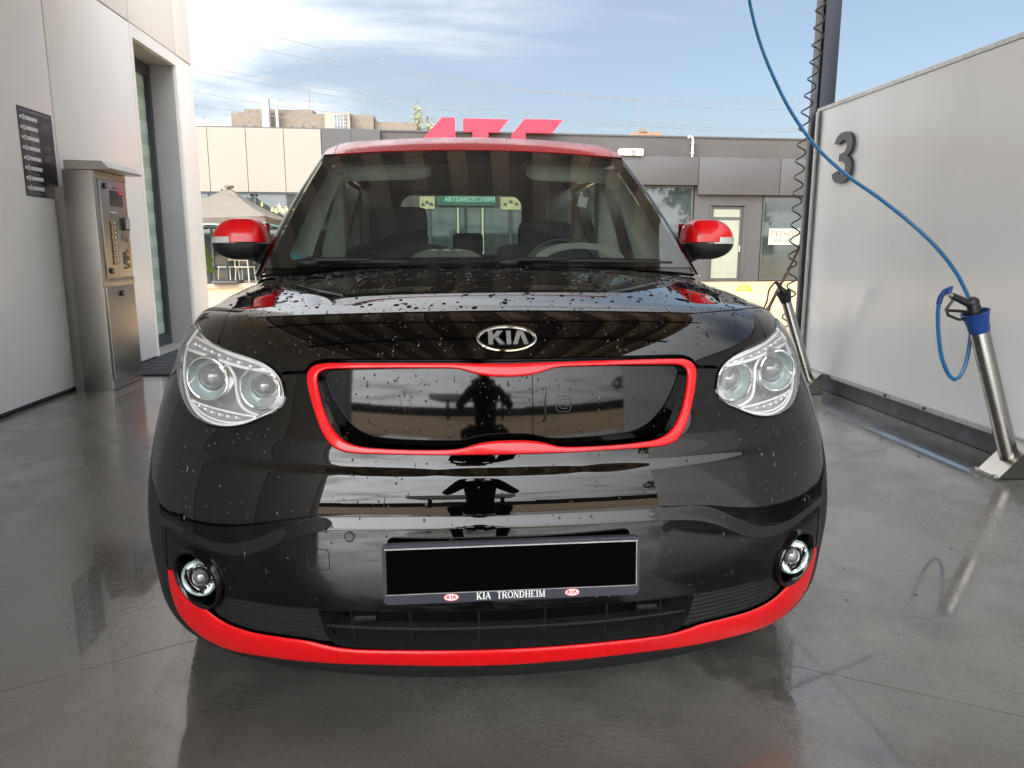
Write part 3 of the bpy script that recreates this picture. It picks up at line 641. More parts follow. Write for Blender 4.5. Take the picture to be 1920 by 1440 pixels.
    t=MB(); t.sphere(m5@Vector((0,0,-.010)),.0215,24,14); t.build('fog_lens',ballg,rg)
# ---- dark structure behind the gaps
HLm=[[(s*u,v) for u,v in HLs] for s in (1,-1)]
patch('body_structure',full([(0,.03),(.9,.03),(.97,.3),(.98,.7),(.985,1.0),(.97,VMAX-.03),(0,VMAX-.03)]),frit,car,step=.04,off=-.022,flange=0,
      holes=[full([(0,.5997)]+[q for q in ROs[::-1] if q[0]>1e-9])[:0] or full(ROs),lgl]+HLm+[[(s*q[0],q[1]) for q in fog_arc(0,345,20)] for s in(1,-1)])
t=MB(); t.bb((-.45,.22,.60),(.45,.26,.90)); t.build('radiator_support',frit,car)
# ---------------------------------------------------------------- windscreen, roof, cabin
def WB(s): return np.array([.782*s,1.105+.19*s*s,1.040-.010*s*s])
def WT(s): return np.array([.648*s,1.835+.082*s*s,1.512-.020*s*s])
def WS(s,t,off=0.0):
    a,b=WB(s),WT(s); p=a+(b-a)*t; p=p+np.array([0,-.5,.85])*(.030*math.sin(PI*t)*(1-.4*s*s)+off); return p
def wpatch(name,s0,s1,t0,t1,m,off=0,parent=car,ns=28,nt=14):
    t=MB(); t.grid(lambda s,q:WS(s,q,off),np.linspace(s0,s1,ns),np.linspace(t0,t1,nt)); return t.build(name,m,parent)
ws=wpatch('windscreen',-1,1,0,1,glassw,0,car,40,24)
fr=wpatch('windscreen_border',-1,1,-.03,.062,frit,-.004,ws)
for s in (1,-1):
    t=MB(); t.grid(lambda a,q:WS(s*(.985-.052*(1-q)*a - .05*a*(q) - .03*a),q,-.004),np.linspace(-.02,1,5),np.linspace(.03,1,20)); t.build('windscreen_border',frit,ws)
    t=MB()   # rounded lower corner of the clear area
    P=[(.0,.0)]+[(.055-.055*math.cos(a),.11-.11*math.sin(a)) for a in np.linspace(0,PI/2,10)]
    vs=[WS(s*(.915-x),.055+y,-.0045) for x,y in P]; t.add(vs,[(0,i,i+1) for i in range(1,len(P)-1)]); t.build('windscreen_border',frit,ws,normals=False)
t=MB(); t.grid(lambda a,q:WS(a,1-q*(.055),-.004),np.linspace(-1,1,40),np.linspace(0,1,6)); t.build('windscreen_border',frit,ws)
t=MB(); t.grid(lambda a,q:WS(a*(.34-.05*q),.95-q*.115,-.005),np.linspace(-1,1,20),np.linspace(0,1,5)); t.build('sensor_cover',frit,ws)
# small flat blue patch in the lower corner
t=MB(); t.add([WS(-.925,.075,-.010),WS(-.80,.068,-.010),WS(-.81,.10,-.010),WS(-.855,.095,-.010),WS(-.875,.125,-.010),WS(-.91,.10,-.010)],[(0,1,2,3,4,5)]); t.build('windscreen_blue_patch',mat('sky_blue_patch',(.10,.38,.50),.6,noise=(30,.1)),ws,normals=False)
# A pillars (outer, gloss black)
def AP(s,a,q):   # a 0 at glass edge -> 1 round to the side window
    p=WS(s*(1.0+.0*a),q,0); o=np.array([s*(.050-.012*q)*a,.075*a*a+.02*a,-.012*a*a]); return p+o
for s in (1,-1):
    t=MB(); t.grid(lambda a,q:AP(s,a,q),np.linspace(-.04,1,8),np.linspace(-.05,1.02,20)); t.build('windscreen_pillar',paint,car)
# roof
def RF(s,y):
    t_=np.clip((y-1.835)/2.05,0,1); a=abs(s)
    f=np.clip((y-(1.835+.082*min(a,1)**2))/.30,0,1)
    z=1.512+.076*(1-(1-f)**2.0)+.030*math.sin(PI*t_)-.03*t_**3
    z-= (.020+.010*f)*min(a,1)**2 + .03*max(a-.86,0)/.14*f*max(a-.86,0)/.14
    x=s*(.648+.012*f-.03*t_**2); return np.array([x,y,z])
def RFe(s,q): 
    a=min(abs(s),1); y0=1.835+.082*a*a-.004; return RF(s,y0+q*(3.98-y0))
t=MB(); qs=np.r_[np.linspace(0,.16,12),np.linspace(.2,1,18)]
t.grid(lambda s,q:RFe(s,q),np.linspace(-.93,.93,40),qs); t.grid(lambda s,q:RFe(s,0)+np.array([0,.02*q,-.016*q]),np.linspace(-.93,.93,40),[0,1])
t.build('roof',redp,car)
for s in (1,-1):
    t=MB(); t.grid(lambda a,q:RFe(s*(.934+.066*min(a,1)),q)+(np.array([s*.03*(a-1),.004,-.035*(a-1)**1.2]) if a>1 else 0),[0,.25,.5,.75,1,1.3,1.7,2.2],qs); t.grid(lambda a,q:RFe(s*(.934+.066*a),0)+np.array([0,.02*q,-.016*q]),[0,.5,1],[0,1]); t.build('roof_rail',redp,car)
t=MB(); t.grid(lambda s,q:RFe(s,.02+q*.98)+np.array([0,0,-.055]),np.linspace(-.95,.95,20),np.linspace(0,1,16)); t.build('headliner',headl,car)
# cowl and wipers
t=MB(); t.grid(lambda s,q:np.array([.80*s,1.045+.245*abs(s)**2.2+q*.09,1.036-.030*abs(s)**3-.012*math.sin(q*PI)]),np.linspace(-1,1,30),np.linspace(0,1,6)); t.build('cowl_cover',matte,car)
def wiper(a,b,arm):
    A,B=Vector(a),Vector(b); t=MB(); t.tube([A,A.lerp(B,.5)+Vector((0,-.006,.004)),B],[.008,.007,.004],7); t.tube([Vector(arm),Vector(arm)+Vector((0,-.01,.022)),A.lerp(B,.4)+Vector((0,-.01,.010))],[.013,.011,.006],8)
    w=t.build('wiper',matte,car); t=MB(); t.sphere(Vector(arm)+Vector((0,-.012,.012)),(.040,.022,.018),14,8); t.build('wiper_pivot',matte,w)
wiper((-.60,1.17,1.055),(-.06,1.075,1.050),(-.60,1.165,1.040))
wiper((.04,1.075,1.058),(.68,1.20,1.050),(.075,1.075,1.042)); 
t=MB(); t.tube([(-.30,1.09,1.050),(-.1,1.072,1.056),(.06,1.072,1.060)],.006,6); t.build('wiper_blade',matte,car)
# body sides
def SD(s,y,z):   # side section
    zs=np.array([.20,.30,.45,.62,.75,.85,.92,.965,.990]); xs=np.array([.880,.892,.899,.893,.880,.862,.842,.820,.800])
    return np.array([s*np.interp(z,zs,xs),y,z])
def side_panel(name,s,y0,y1,z0,z1,m,cut=None):
    t=MB(); ys=np.linspace(y0,y1,max(4,int((y1-y0)/.06))); zs=np.array([.20,.25,.30,.36,.42,.48,.54,.6,.66,.72,.78,.84,.89,.93,.96,.99]); zs=zs[(zs>=z0)&(zs<=z1)]
    P=[SD(s,y,z) for z in zs for y in ys]; n=len(ys); F=[]
    for j in range(len(zs)-1):
        for i in range(n-1):
            c=np.mean([P[j*n+i],P[(j+1)*n+i+1]],0)
            if cut and math.hypot(c[1]-cut[0],c[2]-cut[1])<cut[2]: continue
            F.append((j*n+i,j*n+i+1,(j+1)*n+i+1,(j+1)*n+i))
    t.add(P,F,True); return t.build(name,m,car)
def pane(pts,m,name,par): t=MB(); t.add(pts,[tuple(range(len(pts)))]); return t.build(name,m,par,normals=False)
def gx(z): return .800-(z-.99)*.31
for s in (1,-1):
    for y0,y1,nm in ((1.306,2.35,'front_door'),(2.356,3.15,'rear_door')):
        d=side_panel(nm,s,y0,y1,.24,.99,paint); pane([(s*gx(z),y,z) for y,z in ((y0+.10 if y0<2 else y0+.05,1.0),(y1-.05,1.0),(y1-.05,1.43),(y0+(.62 if y0<2 else .05),1.43))],glasss,'door_glass',d)
        t=MB(); t.tube([(s*.885,y1-.28,.83),(s*.915,y1-.24,.835),(s*.915,y1-.12,.835),(s*.885,y1-.08,.83)],.012,6); t.build('door_handle',paint,d)
        t=MB()
        for (ya,za,yb,zb,w) in ((y1-.045,.99,y1-.045,1.46,.05),) : t.tube([(s*gx(za),ya,za),(s*gx(zb),yb,zb)],w*.8,4)
        t.tube([(s*gx(1.45),y0+(.70 if y0<2 else 0),1.45),(s*gx(1.45),y1,1.45)],.015,4); t.build('window_frame',gloss,d)
    q=side_panel('rear_quarter',s,3.156,4.06,.24,.99,paint,cut=(3.41,.326,.38)); pane([(s*gx(z),y,z) for y,z in ((3.2,1.0),(3.75,1.05),(3.75,1.38),(3.2,1.43))],glasss,'quarter_glass',q)
    t=MB(); t.add([(s*gx(z),y,z) for y,z in ((3.73,.99),(4.06,.99),(3.98,1.5),(3.73,1.5))],[(0,1,2,3)]); t.build('rear_pillar',paint,q,normals=False)
    t=MB(); t.bb((s*.84,1.22,.17),(s*.895,3.03,.245),.02); t.build('side_skirt',matte,car)
    for yc in (.84,3.41):
        t=MB(); A=np.linspace(-.12,PI+.12,40); t.grid(lambda a,q:np.array([s*(.903-.010*q-.006*(1-q)),yc-math.cos(a)*(.336+.052*q),.326+math.sin(a)*(.336+.052*q)]),A,np.linspace(0,1,4)); t.grid(lambda a,q:np.array([s*(.897-.16*q),yc-math.cos(a)*.338,.326+math.sin(a)*.338]),A,[0,1]); t.build('wheel_arch_trim',matte,car)
        w=MB(); m4=Matrix.Translation((s*.795,yc,.326))@Matrix.Rotation(PI/2,4,'Y')
        w.lathe([(.205,-.10),(.30,-.105),(.322,-.085),(.326,-.05),(.326,.05),(.322,.085),(.30,.105),(.205,.10)],m4,40); wh=w.build('wheel',rubber,car)
        w=MB(); w.lathe([(.206,-.10),(.19,-.06),(.19,.06),(.206,.10)],m4,32); w.lathe([(.001,s*.075),(.05,s*.08),(.055,s*.06)],m4,24)
        for k in range(5):
            a=2*PI*k/5; w.box(m4@Vector((.12*math.cos(a),.12*math.sin(a),s*.065)),(.03,.06,.17),rot=(Matrix.Rotation(-a if False else 0,3,'X')@Matrix.Rotation(PI/2-a,3,'X')))
        w.build('rim',satin,wh)
# rear hatch with window, floor, bonnet well
t=MB()
def bbx(a,b): t.bb(a,b)
t.add([(-.80,4.06,.99),(.80,4.06,.99),(.86,4.12,.5),(-.86,4.12,.5),(-.84,4.08,.25),(.84,4.08,.25)],[(0,1,2,3),(3,2,5,4)])
hatch=t.build('tailgate',paint,car,normals=False)
t=MB(); Z0,Z1=1.055,1.464; xa,xb=-.455,.405
for a,b in (((-.80,3.96,.97),(.80,4.05,Z0)),((-.66,3.93,Z1),(.66,4.0,1.56)),((-.80,3.95,Z0),(xa,4.02,Z1)),((xb,3.95,Z0),(.80,4.02,Z1))): t.bb(a,b)
t.build('tailgate_frame',headl,hatch)
for sx,x in ((1,xa),(-1,xb)):
    t=MB(); P=[(0,0)]+[(.09-.09*math.cos(a),.10-.10*math.sin(a)) for a in np.linspace(0,PI/2,9)]
    t.add([(x+sx*q[0],3.955,Z1-q[1]) for q in P],[(0,i,i+1) for i in range(1,9)]); t.build('tailgate_frame',headl,hatch,normals=False)
pane([(xa,4.0,Z0),(xb,4.0,Z0),(xb,3.98,Z1),(xa,3.98,Z1)],glasss,'rear_window',hatch)
t=MB(); t.bb((-.80,.6,.28),(.80,4.0,.33)); t.build('floor_pan',rubber,car)
t=MB(); t.bb((-.80,1.10,.33),(.80,1.13,.96)); t.build('bulkhead',rubber,car)
# dashboard, cluster hood, wheel, seats, trims
t=MB(); t.grid(lambda x,q:np.array([x,1.14+.19*(x/.78)**2+q*.52,1.012+.030*math.sin(q*PI*.75)-.02*q**3]),np.linspace(-.74,.74,24),np.linspace(0,1,10)); t.grid(lambda x,q:np.array([x,1.66+.19*(x/.78)**2+.05*math.sin(q*PI),1.02-q*.35]),np.linspace(-.74,.74,24),np.linspace(0,1,8)); dash=t.build('dashboard',dashm,car)
t=MB(); t.grid(lambda a,q:np.array([.385-.185*math.cos(a)*(1+.05*q),1.44+.20*q,1.030+.092*math.sin(a)**.8 if math.sin(a)>0 else 1.03]),np.linspace(0,PI,24),np.linspace(0,1,5)); t.grid(lambda a,q:np.array([.385-.185*math.cos(a)*(1-.22*q),1.44,1.030+.092*(max(math.sin(a),0)**.8)*(1-.26*q)]),np.linspace(0,PI,24),[0,1]); t.build('instrument_hood',trim,dash)
t=MB(); t.grid(lambda x,q:np.array([x,1.30+q*.28,1.046+.052*(1-min(1,abs((x+.13)/.155))**4)*math.sin(min(q*1.6,1)*PI/2)]),np.linspace(-.30,.04,22),np.linspace(0,1,8)); t.build('centre_pod',trim,dash)
for x in (-.175,-.130,-.085):
    t=MB(); t.box((x,1.345,1.094),(.024,.02,.004)); t.build('vent_slot',white,dash)
t=MB(); m4=frame((.375,1.80,.965),(1,0,0),(0,.38,.92)); t.tube([m4@Vector((.185*math.cos(a),.185*math.sin(a),0)) for a in np.linspace(0,2*PI,48,endpoint=False)],.016,8,closed=True); t.bb((.30,1.78,.92),(.45,1.83,1.0),.02); t.tube([m4@Vector((-.18,0,0)),m4@Vector((.18,0,0))],.016,6); t.build('steering_wheel',blackp,car)
def seat(x,y,zt,hw,rest_w,rest_h,gap):
    t=MB(); t.box((x,y,.55),(2*hw,.52,.18),bev=.05); t.box((x,y+.30,.83),(2*hw,.16,.58),rot=Matrix.Rotation(-.2,3,'X'),bev=.06)
    s_=t.build('seat',cloth,car); t=MB(); t.box((x,y+.36,zt-rest_h/2),(rest_w,.10,rest_h),bev=.04); t.cyl((x-.06,y+.36,zt-rest_h-gap),(x-.06,y+.36,zt-.1),.008,8); t.cyl((x+.06,y+.36,zt-rest_h-gap),(x+.06,y+.36,zt-.1),.008,8); t.build('headrest',cloth,s_)
seat(-.37,1.98,1.30,.25,.29,.24,.08); seat(.37,2.05,1.235,.25,.27,.19,.06)
t=MB(); t.box((0,2.95,.55),(1.30,.5,.18),bev=.05); t.box((0,3.25,.80),(1.34,.16,.50),rot=Matrix.Rotation(-.2,3,'X'),bev=.05); rs=t.build('rear_bench',cloth,car)
for x,w,z in ((0,.19,1.19),(-.42,.24,1.17),(.42,.24,1.13)):
    t=MB(); t.box((x,3.30,z-.07),(w,.09,.14),bev=.03); t.build('headrest',cloth,rs)
for s,(xa_,xb_) in ((-1,(-.625,-.195)),(1,(.225,.635))):
    t=MB()
    t.grid(lambda x,q:np.array([xa_+(xb_-xa_)*x,1.915+.06*((xa_+(xb_-xa_)*x)/.64)**2+.015*math.sin(q*PI),1.462-.065*q-.012*((xa_+(xb_-xa_)*x)/.64)**2+.018*(abs(2*x-1)**8)*q]),np.linspace(0,1,24),np.linspace(0,1,6))
    t.build('sun_visor',trim,car)
for s in (1,-1):   # inner pillar trims
    t=MB(); t.grid(lambda a,q:WS(s*(.965-.14*a*(1-.35*q)),.02+.96*q,-.06-.02*a)+np.array([0,.05*(1-q)*0,0]),np.linspace(0,1,5),np.linspace(0,1,16)); t.build('pillar_trim',trim,car)
    t=MB(); t.bb((s*.62,2.28,.5),(s*.745,2.40,1.46),.03); t.build('pillar_trim',trim,car)
    t=MB(); t.bb((s*.64,3.12,.5),(s*.72,3.24,1.46),.03); t.build('pillar_trim',headl,car)
    t=MB(); t.bb((s*.74,1.3,.5),(s*.80,3.9,.985),.02); t.build('door_trim',dashm,car)
    t=MB(); t.bb((s*.52,3.60,.9),(s*.70,3.95,1.52),.05); t.build('pillar_trim',headl,car)
t=MB(); t.box((.475,1.90,1.303),(.042,.004,.045),rot=Matrix.Rotation(.2,3,'Y')); t.tube([(.470,1.90,1.325),(.468,1.90,1.345)],.006,5); t.build('hanging_tag',white,car)
# door mirrors
for s in (1,-1):
    mc=Vector((s*.905,1.50,1.118))
    def ME(a,e,up):   # superellipsoid half; a around, e elevation 0..pi/2
        co,si=math.cos(a),math.sin(a); outer=co>0
        nx=.85 if outer else .35
        rx=.104 if outer else .093
        x=rx*math.copysign(abs(co)**nx,co)*math.cos(e)**(.95 if outer else .40); y=.105*math.copysign(abs(si)**.75,si)*math.cos(e)**.55
        z=(.096 if up else -.062)*math.sin(e)**.9
        if not up: x*=1-.10*math.sin(e); 
        return np.array([mc.x+s*x,mc.y+y,mc.z+z])
    A=np.linspace(0,2*PI,49)
    t=MB(); t.grid(lambda a,e:ME(a,e,True),A,np.linspace(.045,PI/2-.001,14),flip=(s<0)); mirr=t.build('side_mirror',redp,car)
    t=MB(); t.grid(lambda a,e:ME(a,e,False),A,np.linspace(0,PI/2-.001,12)); t.build('mirror_housing',matte,mirr)
    t=MB(); t.grid(lambda a,e:mc+(Vector(ME(a,e,True))-mc)*1.012,np.linspace(-1.42,.6,30),[.02,.08,.15,.22]); 
    t.build('turn_signal',mat('clear_signal_lens',(.55,.55,.54),.15,.3,coat=1,noise=(40,.15)),mirr)
    t=MB(); t.tube([(s*.78,1.47,1.045),(s*.83,1.49,1.075),(s*.87,1.50,1.085)],[.05,.035,.03],10); t.build('mirror_arm',matte,mirr)
    t=MB(); t.add([mc+Vector((s*x,.107,z)) for x,z in ((-.08,-.04),(.08,-.04),(.085,.04),(.05,.08),(-.08,.08))],[(0,1,2,3,4)]); t.build('mirror_glass',chrome,mirr,normals=False)
# ---------------------------------------------------------------- rain drops
def drops(name,pts,nrm,rad,flow,m,parent):
    t=MB(); n=7; vs=[]; fs=[]; o=0
    for p,nn,r,f in zip(pts,nrm,rad,flow):
        N_=Vector(nn); tdir=Vector(f); tdir=(tdir-N_*tdir.dot(N_)); tdir=tdir.normalized() if tdir.length>1e-4 else N_.orthogonal().normalized(); b=N_.cross(tdir)
        el_=(1+abs(random.gauss(0,.30)))*(random.uniform(1.8,3.6) if random.random()<.07 else 1); h=r*random.uniform(.35,.55); P=Vector(p); ph=random.random()*6
        for k in range(n):
            a=2*PI*k/n; w=1+.16*math.sin(2*a+ph)+.10*math.sin(3*a+ph*2); vs.append(P+(tdir*math.cos(a)*el_+b*math.sin(a))*r*w-N_*.0003)
        for k in range(n):
            a=2*PI*k/n; vs.append(P+(tdir*math.cos(a)*el_+b*math.sin(a))*r*.68+N_*h*.72)
        vs.append(P+N_*h)
        for k in range(n):
            k2=(k+1)%n; fs+=[(o+k,o+k2,o+n+k2,o+n+k),(o+n+k,o+n+k2,o+2*n)]
        o+=2*n+1
    t.v=[tuple(q) for q in vs]; t.f=fs; t.sm=[True]*len(fs); me=t.mesh(name); ob=link(name,me,m,parent); ob['kind']='stuff'; return ob
def uvdrops(k,ulo,uhi,vlo,vhi,rmin,rmax,avoid=None):
    u=rng.uniform(ulo,uhi,k); v=rng.uniform(vlo,vhi,k)
    ok=np.ones(k,bool)
    if avoid:
        P=np.stack([np.abs(u),v],1)
        for a in avoid: ok&=~inpoly(P,np.array(a))
    u,v=u[ok],v[ok]; return S(u,v),SN(u,v),rmin+(rmax-rmin)*rng.random(len(u))**3.8
halfring=[(q[0],q[1]) for q in ROs]; halflg=[(0,.262)]+LG
P,n,r=uvdrops(1700,-.66,.66,.99,VMAX-.02,.0014,.0070)
drops('hood_drops',P,n,r,[(random.gauss(0,1),-.6,0) for _ in P],paint,hood)
P,n,r=uvdrops(900,-.55,.55,.815,.99,.0009,.0032,[HLs])
drops('hood_drops',P,n,r,[(0,0,-1)]*len(P),paint,hood)
P,n,r=uvdrops(1600,-.75,.75,.27,.76,.0007,.0032,[HLs,halfring,fog_arc(0,345,24,.08)])
drops('bumper_drops',P,n,r,[(0,0,-1)]*len(P),paint,bumper)
P,n,r=uvdrops(420,-.55,.55,.115,.152,.0008,.0032); drops('lip_drops',P+n*.0052,n,r,[(0,0,-1)]*len(P),water,car)
xs=rng.uniform(-.41,.41,420); zs_=rng.uniform(.70,.835,420); k=inpoly(np.stack([xs,zs_],1),rin); xs,zs_=xs[k],zs_[k]
drops('grille_drops',GP(xs,zs_),SNx(xs,zs_,GP),.0008+.0022*rng.random(len(xs))**3,[(0,0,-1)]*len(xs),gloss,car)
Pw=[];Nw=[]
for _ in range(700):
    s_,t_=random.uniform(-.93,.93),random.uniform(.07,.98) ; e=.01
    if random.random()<t_*.55: continue
    p=WS(s_,t_); a=WS(s_+e,t_)-p; b=WS(s_,t_+e)-p; nn=np.cross(a,b); nn/=np.linalg.norm(nn); Pw.append(p); Nw.append(nn)
drops('windscreen_drops',Pw,Nw,.0010+.0032*rng.random(len(Pw))**3,[(0,-.5,-1)]*len(Pw),water,ws)
Pr=[];Nr=[]
for _ in range(1500):
    s_=random.uniform(-.95,.95); q=random.uniform(.06,.30) 
    Pr.append(RFe(s_,q)); Nr.append((0,-.12,1))
drops('roof_drops',Pr,Nr,.002+.0045*rng.random(len(Pr))**2,[(random.gauss(0,1),1,0) for _ in Pr],water,car)
t=MB()
for _ in range(26):
    u=random.uniform(-.55,.55); p=Sp(u,.006,0)[0]; t.sphere(p+np.array([0,0,-.003]),(.0035,.0035,random.uniform(.004,.008)),8,6)
o=t.build('lip_drip',water,car); o['kind']='stuff'
# ================================================================ GROUND
def wet_floor(name,col,tan=False):
    m=bpy.data.materials.new(name); m.use_nodes=True; t=m.node_tree; b=t.nodes['Principled BSDF']; n=t.nodes.new; l=t.links.new
    co=n('ShaderNodeTexCoord')
    def noise(sc,det,ro=.6,st=None):
        k=n('ShaderNodeTexNoise'); k.inputs['Scale'].default_value=sc; k.inputs['Detail'].default_value=det; k.inputs['Roughness'].default_value=ro
        if st: mp=n('ShaderNodeMapping'); mp.inputs['Scale'].default_value=st; l(co.outputs['Object'],mp.inputs[0]); l(mp.outputs[0],k.inputs['Vector'])
        else: l(co.outputs['Object'],k.inputs['Vector'])
        return k.outputs[0]
    def rng_(x,a,b_,c,d,sm=True):
        r=n('ShaderNodeMapRange'); r.interpolation_type='SMOOTHSTEP' if sm else 'LINEAR'
        for nm,v in (('From Min',a),('From Max',b_),('To Min',c),('To Max',d)): r.inputs[nm].default_value=v
        l(x,r.inputs['Value']); return r.outputs[0]
    sx=n('ShaderNodeSeparateXYZ'); l(co.outputs['Object'],sx.inputs[0])
    def mth(op,a,b_=None,c_=None):
        k=n('ShaderNodeMath'); k.operation=op
        for i,x in enumerate((a,b_,c_)):
            if x is None: continue
            if isinstance(x,(int,float)): k.inputs[i].default_value=x
            else: l(x,k.inputs[i])
        return k.outputs[0]
    dx=mth('MULTIPLY_ADD',sx.outputs[0],1.9,-1.75); dy=mth('MULTIPLY_ADD',sx.outputs[1],.95,-.10); dxy=mth('MULTIPLY_ADD',sx.outputs[1],.9,-.1)
    dist=mth('SQRT',mth('ADD',mth('POWER',mth('ABSOLUTE',mth('ADD',dx,dxy)),2.0),mth('POWER',mth('ABSOLUTE',dy),2.0)))
    pud=rng_(mth('MULTIPLY_ADD',noise(5,5,.65),.9,dist),.85,1.05,1,0)
    wet=mth('MAXIMUM',rng_(noise(.75,6,.62),.40,.58,0,.86),pud); fine=noise(90,3,.7); mid=noise(6,5,.6); spk=noise(260,2,.5)
    c=n('ShaderNodeMix'); c.data_type='RGBA'; l(rng_(mid,.3,.7,0,1),c.inputs[0]); c.inputs[6].default_value=(*[k*.80 for k in col],1); c.inputs[7].default_value=(*[k*1.2 for k in col],1)
    c2=n('ShaderNodeMix'); c2.data_type='RGBA'; c2.blend_type='MULTIPLY'; c2.inputs[0].default_value=1; l(c.outputs[2],c2.inputs[6])
    w=n('ShaderNodeCombineXYZ'); q=rng_(wet,0,1,1.15,.72); 
    for i in range(3): l(q,w.inputs[i])
    l(w.outputs[0],c2.inputs[7])
    c3=n('ShaderNodeMix'); c3.data_type='RGBA'; l(rng_(spk,.62,.72,0,.6),c3.inputs[0]); l(c2.outputs[2],c3.inputs[6]); c3.inputs[7].default_value=(*[k*2.1 for k in col],1)
    l(c3.outputs[2],b.inputs['Base Color'])
    ro=n('ShaderNodeMath'); ro.operation='ADD'; l(rng_(wet,0,1,.24,.05),ro.inputs[0]); l(rng_(fine,.3,.7,-.03,.08),ro.inputs[1]); l(ro.outputs[0],b.inputs['Roughness'])
    b.inputs['Specular IOR Level'].default_value=.6; b.inputs['Coat IOR'].default_value=1.6; l(rng_(wet,0,1,.55,1),b.inputs['Coat Weight']); l(rng_(wet,0,1,.17,.04),b.inputs['Coat Roughness'])
    h=n('ShaderNodeMath'); h.operation='MULTIPLY'; l(fine,h.inputs[0]); l(rng_(wet,0,1,1,.16),h.inputs[1])
    h2=n('ShaderNodeMath'); h2.operation='MULTIPLY_ADD'; l(noise(22,3,.55),h2.inputs[0]); h2.inputs[1].default_value=1.3; l(h.outputs[0],h2.inputs[2])
    u=n('ShaderNodeBump'); u.inputs['Strength'].default_value=.28; u.inputs['Distance'].default_value=.006; l(h2.outputs[0],u.inputs['Height']); l(u.outputs[0],b.inputs['Normal'])
    return m
wet=wet_floor('wet_concrete',(.108,.102,.092))
def pave_mat():
    m=mat('sandy_pavement',(.42,.345,.25),.8); t=m.node_tree; b=t.nodes['Principled BSDF']; n=t.nodes.new; l=t.links.new
    co=n('ShaderNodeTexCoord'); br=n('ShaderNodeTexBrick'); br.inputs['Scale'].default_value=1; br.inputs['Brick Width'].default_value=.2; br.inputs['Row Height'].default_value=.1; br.inputs['Mortar Size'].default_value=.006
    br.inputs['Color1'].default_value=(.40,.265,.135,1); br.inputs['Color2'].default_value=(.33,.22,.115,1); br.inputs['Mortar'].default_value=(.22,.15,.085,1)
    l(co.outputs['Object'],br.inputs['Vector']); nz=n('ShaderNodeTexNoise'); nz.inputs['Scale'].default_value=.5; nz.inputs['Detail'].default_value=8; l(co.outputs['Object'],nz.inputs['Vector'])
    r=n('ShaderNodeMapRange'); r.inputs['From Min'].default_value=.3; r.inputs['From Max'].default_value=.7; r.inputs['To Min'].default_value=.78; r.inputs['To Max'].default_value=1.18; l(nz.outputs[0],r.inputs['Value'])
    s=n('ShaderNodeVectorMath'); s.operation='SCALE'; l(br.outputs[0],s.inputs[0]); l(r.outputs[0],s.inputs['Scale']); l(s.outputs[0],b.inputs['Base Color']); return m
pave=pave_mat()
def sheet(name,x0,y0,x1,y1,z,m):
    t=MB(); t.add([(x0,y0,z),(x1,y0,z),(x1,y1,z),(x0,y1,z)],[(0,1,2,3)]); return tag(t.build(name,m,normals=False),kind='structure')
sheet('ground',-400,-400,400,400,-.05,mat('far_ground',(.27,.22,.155),.9,noise=(.05,.2)))
sheet('pavement',-40,8.6,40,40,-.012,pave); sheet('pavement',-40,-60,40,-5.2,-.012,pave)
sheet('pavement',3.9,-5.2,40,8.6,-.012,pave); fl=sheet('bay_floor',-30,-5.2,3.9,8.6,-.008,mat('joint_dark',(.02,.019,.018),.8,noise=(9,.3)))
D=(-.26,.895)
for P in ([D,(-3.06,-.62),(-3.06,-5.2),(2.83,-5.2),(2.83,-.88)],[D,(-3.06,2.40),(-3.06,-.62)],[D,(2.83,2.67),(2.83,8.6),(-3.06,8.6),(-3.06,2.40)],[D,(2.83,-.88),(2.83,2.67)],
          [(2.835,-5.2),(3.9,-5.2),(3.9,8.6),(2.835,8.6)],[(-30,7.95),(-3.07,7.95),(-3.07,8.6),(-30,8.6)]):
    Q=inset(np.array(P),.0022); t=MB(); t.prism([tuple(q) for q in Q],.0085,Matrix.Translation((0,0,-.0085))); t.build('slab',wet,fl)
t=MB()
for _ in range(110):
    x,y=random.uniform(-2.9,2.7),random.uniform(-.6,6); r=random.uniform(.0015,.0042)*(1+.2*max(y,0)/3); t.sphere((x,y,.001),(r*random.uniform(.8,2),r,r*.4),6,4)
o=t.build('floor_grit',mat('grit',(.05,.045,.04),.9,noise=(40,.5))); o['kind']='stuff'
# ================================================================ WASH BUILDING, left of the bay
XW=-3.06
bld=thing('wash_building',(-4.6,0,0),'white panelled wash building with a recessed glass door left of the car','building')
t=MB(); t.bb((-6.2,-3.4,0),(XW-.034,6.285,5.30)); t.bb((-6.2,7.415,0),(XW-.034,7.93,5.30)); t.bb((-6.2,6.285,3.055),(XW-.034,7.415,5.30)); t.bb((-6.2,6.285,0),(-3.9,7.415,3.055)); t.build('core_wall',seal,bld)
g=.009; ys=[-3.4,-3.2,-1.63,-.06,1.51,3.08,4.65,6.22]
def pnl(y0,y1,z0,z1,x=XW,nm='wall_panel'):
    t=MB(); t.bb((x-.034,y0+g,z0+g),(x,y1-g,z1-g),.003); return t.build(nm,wallw,bld)
for a,b in zip(ys[:-1],ys[1:]): pnl(a,b,.02,3.17)
ys2=ys+[7.44,7.935]
for a,b in zip(ys2[:-1],ys2[1:]): pnl(a,b,3.17,5.32)
pnl(7.44,7.935,.02,3.17)
for a in ((6.222,6.288,.02,3.17),(7.412,7.438,.02,3.17),(6.288,7.412,3.055,3.17)): t=MB(); t.bb((XW-.034,a[0],a[2]),(XW-.003,a[1],a[3])); t.build('door_surround',wallw,bld)
t=MB(); t.bb((-6.2,7.931,.02),(XW-.002,7.95,5.32)); t.build('end_panel',wallw,bld)
rev=mat('grey_reveal',(.42,.425,.435),.5,noise=(3,.05))
